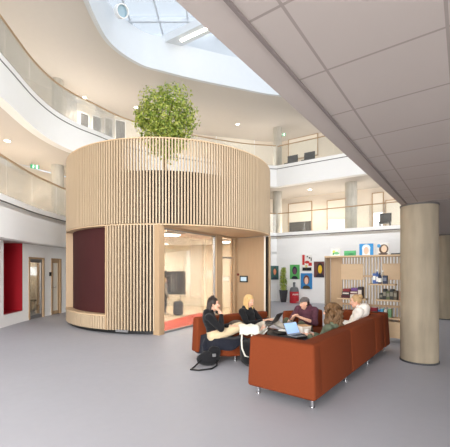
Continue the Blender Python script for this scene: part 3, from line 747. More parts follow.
# left sofa with rounded seat corner
L0 = Vector((-.62, 6.33, 0)); SX = Vector((.82, .576, 0)).normalized()
ls = thing('corner_sofa', 'burnt-orange sofa facing us on the left, with a rounded seat corner', 'sofa', M=frame(L0, SX))
q = MB(); quadblock(q, [(-.02, -.2, .1), (1.78, -.2, .1), (1.78, .03, .1), (-.02, .03, .1), (0, -.18, .75), (1.78, -.18, .75), (1.78, 0, .75), (0, 0, .75)], .04); q.build('backrest', ORANGE, ls, 'all')
poly = [(.12, -.2), (1.78, -.2), (1.78, -.86), (.52, -.86)] + [(.52 - .4 * math.sin(t * PI / 2 / 6), -.46 - .4 * math.cos(t * PI / 2 / 6)) for t in range(1, 7)]
q = MB(); q.prism(poly, .11, .41); es = [e for e in q.b.edges if abs(e.verts[0].co.z - e.verts[1].co.z) < .01]
bmesh.ops.bevel(q.b, geom=es, offset=.035, segments=3, affect='EDGES'); q.build('seat', ORANGE, ls, True)
for x, y in ((.06, -.1), (.45, -.76), (1.68, -.78), (1.68, -.08)): chrome_leg(ls, x, y, .11)

# orange armchair behind the man in the cap
ac = thing('armchair', 'burnt-orange armchair under the person in the grey cap', 'armchair', M=frame((1.3, 6.98, 0), (.93, .37, 0)))
q = MB(); quadblock(q, [(0, -.02, .1), (.95, -.02, .1), (.95, .2, .1), (0, .2, .1), (0, .0, .77), (.95, .0, .77), (.95, .18, .77), (0, .18, .77)], .045); q.build('backrest', ORANGE, ac, 'all')
q = MB(); cushion(q, (.475, -.36, .26), (.95, .7, .3), .045); q.build('seat', ORANGE, ac, 'all')
for x in (.08, .87):
    for y in (.1, -.62): chrome_leg(ac, x, y, .11)

# round table and what lies on it
TC = Vector((1.12, 5.74, 0)); TZ = .555
ta = thing('coffee_table', 'low black round table between the orange sofas', 'table', TC)
q = MB(); q.lathe([(.37, TZ - .03), (.39, TZ - .022), (.39, TZ - .006), (.38, TZ)], n=40); q.build('tabletop', BLACK, ta, smooth=True)
q = MB(); q.cyl((0, 0, .02), .035, TZ - .05, n=18); q.build('pedestal', CHROME, ta, smooth=True)
q = MB(); q.lathe([(.19, 0), (.19, .012), (.05, .025)], n=32); q.build('base', CHROME, ta, smooth=True)
def laptop(name, label, p, fdir, tilt, body, screen, w=.31, d=.215, back=None):
    """fdir: the way the screen looks; hinge on the far side"""
    f = Vector(fdir).normalized(); x = Vector((-f.y, f.x, 0))
    o = thing(name, label, 'laptop', M=frame(p, x) )
    # local x along the hinge, local y = away from the screen's viewer
    q = MB(); q.box((0, 0, .009), (w, d, .016), bev=.004); b_ = q.build('base', body, o)
    q = MB(); q.box((0, -.015, .0185), (w * .86, d * .5, .003)); q.build('keyboard', BLACK, b_)
    M = Matrix.Translation((0, d / 2 * SGN, .012)) @ Matrix.Rotation(-tilt * SGN, 4, 'X')
    q = MB(); q.box((0, 0, d / 2), (w, .009, d), M=M, bev=.003); l_ = q.build('lid', body, o)
    q = MB(); q.box((0, -.006 * SGN, d / 2), (w * .93, .003, d * .88), M=M); q.build('screen', screen, l_)
    return o
SGN = 1
SCR = mat('laptop_screen', (150, 180, 220), .3, emit=.45, var=.12, scale=14)
SCRD = mat('laptop_screen_dark', (26, 26, 30), .25)
laptop('laptop', 'open laptop with a glowing blue screen on the low round table', (1.22, 5.49, TZ + .001), (.55, -.83, 0), .5, mat('silver', (170, 172, 176), .4, metal=.6), SCR, .30, .21)
def on_table(o, x, y, z=TZ + .001, rz=0): place(o, (x, y, z), rz); return o
tub = thing('food_tub', 'white square food tub on the round table in front of the capped person', 'tub', (1.37, 5.76, TZ + .014), .4)
q = MB(); quadblock(q, [(-.085, -.085, 0), (.085, -.085, 0), (.085, .085, 0), (-.085, .085, 0), (-.1, -.1, .11), (.1, -.1, .11), (.1, .1, .11), (-.1, .1, .11)], .01); q.build('tub_body', mat('tub_paper', (232, 220, 206), .7), tub)
q = MB(); q.box((0, 0, .115), (.19, .19, .006)); q.build('food', mat('food', (196, 152, 110), .8, var=.2, scale=40), tub)
tr = MB().box((0, 0, .006), (.3, .22, .012), bev=.004); on_table(tag(tr.build('paper_mat', mat('pale_pink_paper', (228, 206, 196), .8)), 'pale paper sheet under the food tub on the round table', 'paper'), 1.38, 5.75, TZ + .001, .4)
bgb = thing('notebook', 'black closed folder lying at the left of the round table', 'notebook', (1.0, 5.68, TZ + .001), .3)
q = MB(); q.box((0, 0, .016), (.3, .22, .03), bev=.006); q.build('cover', BLACK, bgb); q = MB(); q.box((.004, 0, .016), (.297, .21, .022)); q.build('pages', PAPER, bgb)
pl = MB(); pl.lathe([(.03, 0), (.06, .004), (.1, .016), (.098, .018), (.05, .008)], n=28); on_table(tag(pl.build('plate', PAPER, None, True), 'small white plate on the black folder', 'plate'), 1.02, 5.72, TZ + .033)
cp = thing('paper_cup', 'pale paper cup beside the laptop on the round table', 'cup', (1.36, 5.50, TZ + .001))
q = MB(); q.lathe([(.03, 0), (.04, .1), (.042, .1), (.042, .104), (.038, .104)], n=20); q.build('cup_body', PAPER, cp, smooth=True); q = MB(); q.cyl((0, 0, .092), .036, .004); q.build('coffee', mat('coffee', (70, 42, 26), .3), cp)

# black pouf under the outstretched legs
pf = thing('pouf', 'low black pouf under the outstretched beige-trousered legs', 'pouf', (.58, 5.82, 0))
q = MB(); q.lathe([(.27, .02), (.31, .06), (.32, .3), (.3, .38), (.24, .41), (.02, .415)], n=36); q.build('cushion', fabric('black_wool', (26, 26, 28)), pf, 'all')
q = MB(); q.cyl((0, 0, 0), .25, .03, n=30); q.build('base', BLACK, pf)

# cloth things: coat, tote, bag
def sheet(q, rows, th=.012):
    n = len(rows[0]); up = []
    vs = [[q.b.verts.new(p) for p in r] for r in rows]; ws = []
    for i, r in enumerate(rows):
        o = []
        for j, p in enumerate(r):
            a = Vector(rows[min(i + 1, len(rows) - 1)][j]) - Vector(rows[max(i - 1, 0)][j]); c = Vector(r[min(j + 1, n - 1)]) - Vector(r[max(j - 1, 0)])
            nn = a.cross(c); nn = nn.normalized() if nn.length > 1e-9 else Vector((0, 0, 1)); o.append(q.b.verts.new(Vector(p) - nn * th))
        ws.append(o)
    for i in range(len(rows) - 1):
        for j in range(n - 1):
            q.b.faces.new((vs[i][j], vs[i][j + 1], vs[i + 1][j + 1], vs[i + 1][j])); q.b.faces.new((ws[i][j], ws[i + 1][j], ws[i + 1][j + 1], ws[i][j + 1]))
    for i in range(len(rows) - 1):
        for j in (0, n - 1): q.b.faces.new((vs[i][j], vs[i + 1][j], ws[i + 1][j], ws[i][j]))
    for j in range(n - 1):
        for i in (0, len(rows) - 1): q.b.faces.new((vs[i][j], vs[i][j + 1], ws[i][j + 1], ws[i][j]))
NAVY = fabric('navy_cloth', (31, 33, 42), .3)
def seat_edge(t):
    """walk round the rounded front corner of the left sofa, local coordinates, t in 0..1"""
    pts = [Vector((.10, -.05, 0)), Vector((.10, -.30, 0)), Vector((.10, -.46, 0))] + [Vector((.52 - .42 * math.cos(a), -.46 - .42 * math.sin(a), 0)) for a in (.3, .6, .9, 1.2, 1.57)] + [Vector((.75, -.89, 0)), Vector((.95, -.9, 0))]
    P = pts; Ls = length(P); s = sub(P, 0, max(.001, t * Ls)); return s[-1]
rows = []
MLS = frame(L0, SX)
for i in range(11):
    r = []
    for j in range(23):
        t = j / 22; e = seat_edge(.05 + .72 * t); c = Vector((.62, -.35, 0)); out = (e - c).normalized()
        hang = .33 - .27 * t + .04 * math.sin(t * 11)
        u_ = i / 10
        if u_ < .4: p = e + out * (.02 - .24 * (1 - u_ / .4)); z = .432 + .012 * math.sin(t * 20 + u_ * 7)
        else:
            k = (u_ - .4) / .6; p = e + out * (.035 + .05 * k + .022 * math.sin(t * 26 + 1.3) * k); z = .425 - hang * k
        r.append(MLS @ Vector((p.x, p.y, z)))
    rows.append(r)
ct = thing('coat', 'dark navy coat draped over the rounded corner of the left orange sofa', 'coat', (0, 0, 0))
q = MB(); sheet(q, rows); q.build('coat_body', NAVY, ct, 'all')
q = MB(); e = MLS @ seat_edge(.22).to_4d(); e = Vector((e.x, e.y, .36)); q.tube([e, e + Vector((-.04, -.06, -.1)), e + Vector((-.02, -.1, -.24)), e + Vector((.03, -.1, -.32))], .05, 10, rr=[.07, .065, .055, .05]); q.build('sleeve', NAVY, ct, 'all')
q = MB(); e2 = e + Vector((.17, -.16, -.08)); q.box(e2, (.045, .02, .07), rz=.4, bev=.004); q.build('label_tag', PAPER, ct)

bg_ = thing('shoulder_bag', 'black soft bag slumped on the floor before the left sofa', 'bag', (-.28, 5.72, 0), .3)
q = MB(); q.ball((0, 0, .12), .2, (1.05, .6, .62), n=24); q.ball((.1, .02, .2), .13, (.9, .7, .9), n=18)
for v in q.b.verts: v.co += v.co.normalized() * .03 * noise.noise(v.co * 9); v.co.z = max(v.co.z, .003)
q.build('bag_body', fabric('black_canvas', (28, 28, 31), .3), bg_, 'all')
q = MB(); q.tube([(-.12, -.05, .14), (-.28, -.12, .03), (-.36, -.2, .016), (-.24, -.28, .016), (-.02, -.26, .016), (.1, -.16, .03), (.12, -.06, .14)], .014, 8); q.build('strap', BLACK, bg_, 'all')
q = MB(); q.box((.06, -.13, .2), (.06, .02, .05), bev=.004); q.build('buckle', GREYM, bg_)

# white tote bag over the legs with a hanging strap
tt_ = thing('tote_bag', 'white cloth tote bag over the outstretched legs, one handle hanging down', 'bag', (.38, 5.72, .6))
rows = [[Vector((-.13 + .34 * j / 8, -.12 + .3 * i / 6, .055 - .30 * max(0, .35 - i / 6) + .016 * math.sin(j * 1.7 + i))) for j in range(9)] for i in range(7)]
q = MB(); sheet(q, rows, .025); q.build('bag_body', fabric('white_canvas', (226, 224, 212), .06), tt_, 'all')
q = MB(); q.tube([(-.09, -.125, -.04), (-.1, -.14, -.14), (-.09, -.145, -.28), (-.04, -.15, -.4), (.02, -.15, -.42), (.06, -.15, -.34), (.075, -.145, -.2), (.075, -.125, -.04)], .014, 8); q.build('handle', fabric('white_canvas', (226, 224, 212)), tt_, 'all')
cu = thing('cushion', 'dark taupe cushion on the left sofa between the two seated people', 'cushion', (.22, 6.5, .43), .5)
q = MB(); q.ball((0, 0, .11), .2, (1.0, .62, .62), n=24); q.build('cover', fabric('taupe', (88, 76, 66)), cu, 'all')
q = MB(); q.tube([(.2 * math.cos(a), .125 * math.sin(a), .11) for a in [i * PI / 12 for i in range(24)]], .006, 6, closed=True); q.build('piping', fabric('taupe', (88, 76, 66)), cu)

# ------------------------------------------------------------------ shelf divider
SX0 = on_line(324.5, (3.95, 7.3), (.809, -.588))[0]; XD = Vector((.809, -.588, 0)).normalized()
SW = 1.98; ST = 2.0; MS = frame(SX0, XD)
sh = thing('bookshelf', 'oak slatted bookshelf divider on castors behind the long sofa', 'bookshelf', M=MS)
def sxz(px, py, dy=0):
    k, t = on_line(px, SX0 + Vector((.588, .809, 0)) * dy, XD); return t, zat(py, k.y)
DPT = .34
q = MB(); q.box((SW / 2, DPT / 2, ST - .02), (SW, DPT + .02, .04), bev=.004); q.build('top_board', OAKH, sh)
for x in (.02, SW - .02):
    q = MB(); q.box((x, DPT / 2, (ST + .13) / 2), (.04, DPT, ST - .17), bev=.004); q.build('side_panel', OAK, sh)
q = MB(); q.box((.02, -.004, (ST + .13) / 2), (.022, .01, ST - .2)); q.build('edge_trim', mat('dark_edge', (96, 84, 70), .7), sh)
q = MB(); q.box((SW / 2, DPT / 2, .3), (SW - .08, DPT, .36)); q.build('plinth_box', OAKH, sh)
q = MB(); q.box((.21, DPT - .03, 1.25), (.3, .03, 1.46)); q.build('back_panel', OAKD, sh)
q = MB(); i = 0; x = .41
while x < SW - .06: q.box((x, DPT - .02, 1.22), (.034, .04, 1.5)); x += .068
q.build('back_slats', OAK, sh)
for z in (.8, 1.5):
    q = MB(); q.box((SW / 2 + .15, DPT - .05, z), (SW - .4, .02, .05)); q.build('cross_rail', OAKD, sh)
for a in ((341, 363, 264, 280), (382.5, 402.5, 263.5, 280)):
    x0, z1 = sxz(a[0], a[2], .25); x1, z0 = sxz(a[1], a[3], .25)
    q = MB(); q.box(((x0 + x1) / 2, DPT - .07, (z0 + z1) / 2), (x1 - x0, .03, z1 - z0), bev=.004); q.build('front_panel', OAKH, sh)
SHV = {}
for k, (p0_, p1_, py) in {'a': (338, 367, 297.5), 'b': (369, 396, 283.5), 'c': (376, 402.5, 299), 'd': (365, 402.5, 315.5)}.items():
    x0, z = sxz(p0_, py, .1); x1, _ = sxz(p1_, py, .1); SHV[k] = z + .0
    q = MB(); q.box(((x0 + x1) / 2, .15, z - .0175), (x1 - x0, .28, .035), bev=.004); q.build('shelf', OAKH, sh)
for x in (.12, SW - .18):
    for y in (.03, DPT - .05):
        q = MB(); q.cyl((x - .018, y, .055), .055, .036, n=20, axis=(1, 0, 0)); c_ = q.build('caster', DGREY, sh, smooth=True)
        q = MB(); q.box((x, y, .105), (.03, .05, .03)); q.build('caster_fork', GREYM, c_)
def shelf_item(o, x, y, z, rz=0): o.matrix_world = MS @ Matrix.Translation((x, y, z)) @ Matrix.Rotation(rz, 4, 'Z'); return o
def sx_(px, dy=.12): return sxz(px, 280, dy)[0]
ISC = 1.0
def carton(name, label, cat, px, z, w, d, h, m, band=None, rz=0, grp=None, y=.15):
    o = thing(name, label, cat, group=grp); h *= ISC; q = MB(); q.box((0, 0, h / 2), (w, d, h), bev=.004); q.build('carton', m, o)
    if band:
        q = MB(); q.box((0, -d / 2 - .001, h * .55), (w * .8, .002, h * .4)); q.build('printed_band', band, o)
    return shelf_item(o, sx_(px), y, z, rz)
def vivid(n, c): return mat(n, c, .55, var=.1, scale=12)
# blue bottles and tubs on the upper right shelf
def bottle(label, px, z, r, h, m, cap, cat='bottle', y=.13, grp=None):
    o = thing('bottle', label, cat, group=grp); q = MB(); q.lathe([(r * .9, 0), (r, .01), (r, h * .6), (r * .5, h * .78), (r * .32, h * .82), (r * .32, h * .9)], n=20); q.build('bottle_body', m, o, smooth=True)
    q = MB(); q.cyl((0, 0, h * .88), r * .4, h * .12, n=16); q.build('cap', cap, o, smooth=True)
    q = MB(); q.lathe([(r + .001, h * .15), (r + .001, h * .5)], n=20); q.build('paper_label', PAPER if m is not PAPER else vivid('blue_print', (60, 90, 150)), o, smooth=True)
    return shelf_item(o, sx_(px), y, z)
BLU, DBL = vivid('blue_pack', (62, 96, 156)), vivid('navy_pack', (36, 46, 74))
carton('box', 'mid-blue box at the left end of the upper right shelf', 'box', 374.6, SHV['b'], .07, .14, .24, BLU, PAPER)
bottle('blue bottle with a pale cap, second on the upper right shelf', 377.2, SHV['b'], .038, .33, BLU, PAPER)
bottle('dark navy bottle in the middle of the upper right shelf', 380, SHV['b'], .04, .26, DBL, BLACK, y=.1)
bottle('beige bottle standing behind the dark one on the upper right shelf', 382, SHV['b'], .036, .31, vivid('beige_pack', (206, 190, 166)), PAPER, y=.2)
carton('box', 'dark navy box at the right end of the upper right shelf', 'box', 385, SHV['b'], .09, .14, .19, DBL, vivid('grey_print', (120, 126, 140)))
# board games on the left shelf
g = 'board game boxes on the left shelf'; ISC = 1.4
for px, w_, hh, c, zz, lb in ((346, .16, .05, (74, 28, 34), 0, 'maroon game box lying at the bottom left of the left shelf'), (346.5, .15, .06, (40, 36, 42), .051, 'black game box on the maroon one on the left shelf'), (347, .13, .05, (120, 34, 40), .112, 'red game box topmost of the pile on the left shelf'), (354.5, .14, .07, (196, 184, 172), 0, 'pale game box at the bottom of the middle pile on the left shelf'), (354.5, .15, .06, (96, 40, 50), .071, 'wine-red game box on the pale one on the left shelf'), (355, .12, .05, (98, 62, 120), .132, 'purple game box topmost of the middle pile on the left shelf'), (360.5, .08, .2, (46, 38, 44), 0, 'dark upright game box at the right end of the left shelf')):
    carton('game_box', lb, 'game box', px, SHV['a'] + zz * ISC, w_ * 1.25, .2, hh, vivid('pack_%d_%d_%d' % c, c), vivid('pale_print', (200, 190, 180)) if hh > .055 else None, grp=g)
for px, hh, c, lb in ((381.5, .1, (46, 50, 44), 'dark green low box at the left end of the middle right shelf'), (385, .17, (30, 32, 30), 'black box second on the middle right shelf'), (388.5, .14, (84, 92, 60), 'olive box third on the middle right shelf'), (392, .17, (40, 42, 40), 'charcoal box fourth on the middle right shelf'), (395.7, .15, (90, 78, 60), 'brown box at the right end of the middle right shelf')):
    carton('storage_box', lb, 'box', px, SHV['c'], .072, .2, hh, vivid('pk_%d_%d_%d' % c, c), vivid('dim_print', (130, 124, 110)), grp='boxes on the middle right shelf')
for px, w_, hh, c, lb in ((367.7, .035, .2, (214, 196, 60), 'yellow book at the left end of the lowest shelf'), (369.6, .035, .18, (60, 128, 84), 'green book beside the yellow one on the lowest shelf'), (374.2, .14, .21, (132, 26, 44), 'wide crimson book on the lowest shelf'), (379.5, .05, .17, (48, 110, 170), 'blue book right of the crimson one on the lowest shelf'), (382.3, .05, .19, (70, 150, 190), 'light blue book on the lowest shelf'), (386, .06, .17, (226, 222, 210), 'white book on the lowest shelf'), (390, .07, .2, (110, 150, 110), 'pale green book at the right of the lowest shelf')):
    o = thing('book', lb, 'book', group='books on the lowest shelf'); m_ = vivid('cover_%d_%d_%d' % c, c)
    q = MB(); q.box((0, 0, hh / 2), (w_, .16, hh), bev=.003); q.build('cover', m_, o); q = MB(); q.box((0, .004, hh / 2 + .002), (w_ * .8, .158, hh)); q.build('pages', PAPER, o)
    shelf_item(o, sx_(px), .13, SHV['d'])
ISC = 1.0
o = carton('box', 'small red-orange box beside the column at shelf height', 'box', 401.3, SHV['c'] + .0, .05, .12, .2, vivid('red_orange', (196, 92, 60)))

# portraits (plain painted heads) on the shelf top and on the back wall
def head(cx_, cy_, hair, skin, body, s=1.0):
    return [(cx_, cy_ + .02, .27 * s, .3 * s, hair), (cx_, cy_ - .04, .17 * s, .23 * s, skin), (cx_, -.45, .34 * s, .18 * s, body)]
def picture(name, label, w_, h_, bgc, patches, cat='painting', grp=None):
    o = MB().box((0, 0, 0), (1, 1, 1)).build(name, art_material(name + label[:14], bgc, patches)); o.scale = (w_, .03, h_); tag(o, label, cat, grp); return o
def on_back(o, px, py, extra=0.0):
    p, t = on_line(px, CORNER, BACKD)
    if t < 0: pass
    o.rotation_euler = (0, 0, math.atan2(BACKD.y, BACKD.x)); o.location = p - BACKN * (.02 + extra) + Vector((0, 0, zat(py, p.y)))
    return o
px2m = 17.2 / F
gp = 'portraits on the back wall'
p1 = picture('portrait_painting', 'portrait with orange face on teal, nearest the pod edge', 7.6 * px2m * 1.05, 14 * px2m, (44, 92, 88), head(0, .1, (52, 70, 60), (226, 142, 100), (40, 56, 70)), grp=gp)
pp1, _ = on_line(274.2, (1.0, 17.25), (1.75, .3)); p1.rotation_euler = (0, 0, math.atan2(.3, 1.75)); p1.location = pp1 + Vector((.02, -.06, zat(272.7, pp1.y)))
on_back(picture('portrait_painting', 'portrait with a purple-brown face on bright green', 9 * px2m * 1.1, 14.2 * px2m, (92, 172, 96), head(0, .08, (40, 40, 64), (112, 70, 92), (28, 30, 44), .95), grp=gp), 294.9, 271.9)
on_back(picture('abstract_painting', 'white painting with red diagonal stroke and black shapes, highest on the back wall', 9.6 * px2m * 1.1, 15.4 * px2m, (232, 228, 222), [(-.32, .18, -.11, .32, (196, 34, 36)), (0.02, .03, .22, .09, (190, 40, 36)), (.3, -.1, -.16, .1, (200, 44, 40)), (-.05, -.22, .12, .1, (214, 196, 130)), (.0, -.4, -.42, .1, (24, 24, 26)), (.25, .3, .08, .05, (30, 30, 34)), (.05, .38, .07, .04, (40, 44, 46)), (.4, .2, .05, .12, (50, 52, 56))], grp=gp), 307.1, 262.7)
on_back(picture('portrait_painting', 'portrait with a pale face and reddish hair on bright blue', 10.2 * px2m * 1.1, 15.2 * px2m, (46, 128, 190), head(0, .06, (120, 66, 44), (236, 196, 170), (74, 64, 40)), grp=gp), 306.6, 281.1)
on_back(picture('portrait_painting', 'portrait with a yellow face and dark brown hair beside the bookshelf', 8.5 * px2m * 1.15, 15 * px2m, (104, 62, 60), head(.1, .05, (48, 32, 30), (234, 190, 44), (40, 34, 50), 1.15), grp=gp), 319.2, 269.5)
def on_top(o, px, py0, py1, dy=.12, lean=0.0):
    t, z0 = sxz(px, py1, dy); h_ = o.scale.z
    o.matrix_world = MS @ Matrix.Translation((t, dy, ST + .002 + h_ / 2)) @ Matrix.Rotation(-lean, 4, 'X') @ Matrix.Diagonal((o.scale.x, o.scale.y, o.scale.z, 1)); return o
k = 7.9 / F
on_top(picture('small_canvas', 'small pale canvas with green and yellow blots, on the bookshelf top at left', 10 * k, 7.5 * k, (226, 230, 220), [(-.2, .1, .16, .2, (206, 212, 90)), (.1, -.1, .3, .2, (110, 180, 120)), (-.25, -.2, .1, .15, (70, 150, 90)), (.3, .15, .12, .2, (206, 206, 200))]), 336, 250, 257)
on_top(picture('small_canvas', 'low green canvas on the bookshelf top', 11.5 * k, 5 * k, (66, 160, 96), [(.1, -.2, .25, .15, (40, 110, 70)), (0, .3, -.5, .15, (96, 184, 120))]), 350, 252, 257)
on_top(picture('portrait_canvas', 'bright blue canvas with a pale figure, on the bookshelf top', 13 * k, 11.5 * k, (30, 136, 200), [(0, .1, .3, .34, (210, 226, 236)), (0, -.2, -.28, .3, (214, 226, 232)), (0, -.1, .18, .32, (226, 186, 160))]), 366.3, 245, 256)
on_top(picture('portrait_canvas', 'round-headed portrait canvas with brown hair and a blue bow, on the bookshelf top', 10.5 * k, 11 * k, (226, 222, 216), [(.05, .0, .4, .42, (92, 66, 46)), (.08, .02, .24, .3, (236, 206, 176)), (-.36, .3, .16, .16, (60, 150, 206)), (.0, -.42, .4, .1, (80, 60, 48))]), 383.2, 245, 256)
o = MB().box((0, 0, .015), (.24, .16, .03), bev=.006).build('tablet', DGREY); tag(o, 'flat dark grey tablet lying on the bookshelf top beside the column', 'tablet'); o.matrix_world = MS @ Matrix.Translation((sxz(397, 254, .1)[0], .14, ST + .001))

# slim potted plant and red vessel by the back wall
p = on_line(283.4, Vector(CORNER + (0,)) - BACKN * .35, BACKD)[0]
pp = thing('potted_plant', 'slim tall green plant in a dark grey pot by the back wall', 'plant', (p.x, p.y, 0))
q = MB(); quadblock(q, [(-.12, -.12, 0), (.12, -.12, 0), (.12, .12, 0), (-.12, .12, 0), (-.19, -.19, .62), (.19, -.19, .62), (.19, .19, .62), (-.19, .19, .62)], .02); q.build('pot', DGREY, pp)
q = MB(); q.tube([(0, 0, .55), (.02, 0, 1.0), (0, 0, 1.7)], .025, 8); q.build('stem', BARK, pp)
q = MB()
for i in range(900):
    z = random.uniform(.6, 1.78); r = .21 * (1 - ((z - .95) / 1.0) ** 2 * .6) * math.sqrt(random.random()); a = random.uniform(0, 2 * PI)
    add_leaf(q, Vector((r * math.cos(a), r * math.sin(a), z)), Vector((math.cos(a), math.sin(a), .6)), random.uniform(.07, .12), .045)
q.build('foliage', LEAF, pp, kind='stuff')
p = on_line(294.2, Vector(CORNER + (0,)) - BACKN * .5, BACKD)[0]
rv = thing('drink_dispenser', 'red barrel with a grey spouted top standing by the back wall', 'dispenser', (p.x, p.y, 0))
q = MB(); q.lathe([(.2, 0), (.23, .03), (.23, .56), (.22, .58)], n=28); q.build('barrel', vivid('glossy_red', (178, 30, 42)), rv, smooth=True)
q = MB(); q.lathe([(.225, .575), (.2, .72), (.16, .78), (.06, .80), (.055, .95), (.07, 1.02), (.05, 1.04)], n=28); q.build('top', mat('mid_grey', (104, 106, 108), .5), rv, smooth=True)
q = MB()
for i in range(9): a = math.radians(-118 + i * 9); q.box((.232 * math.cos(a), .232 * math.sin(a), .43 + .02 * (i % 2)), (.006, .022, .07), rz=a)
q.build('lettering', PAPER, rv)
# ------------------------------------------------------------------ people
def ev_mesh(o):
    dg = bpy.context.evaluated_depsgraph_get(); dg.update(); return bpy.data.meshes.new_from_object(o.evaluated_get(dg))
def hand(q, w, d, nrm, side, curl=.5, s=1.0):
    """palm at wrist w along d, back of the hand towards nrm, thumb towards side"""
    d = d.normalized(); nrm = (nrm - d * nrm.dot(d)).normalized(); x = d.cross(nrm).normalized() * side
    rot = Matrix((x, d, nrm)).transposed()
    q.ball(w + d * .05 * s, .045 * s, (.85, 1.15, .42), rot=rot, n=12)
    for i, L_ in enumerate((.07, .08, .075, .058)):
        b0 = w + d * .09 * s + x * (.03 - .02 * i) * s; p = b0; a = 0
        for k, f in enumerate((.45, .32, .23)):
            a += curl * (.5 + .5 * (k > 0)); n = p + (d * math.cos(a) - nrm * math.sin(a)) * L_ * f * s; q.capsule(p, n, .0095 * s, .0085 * s, 8); p = n
    p = w + d * .025 * s + x * .03 * s; n = p + (d * .6 + x * .8).normalized() * .04 * s; q.capsule(p, n, .013 * s, .011 * s, 8); n2 = n + (d * .85 + x * .25 - nrm * .4).normalized() * .035 * s; q.capsule(n, n2, .0105 * s, .009 * s, 8)

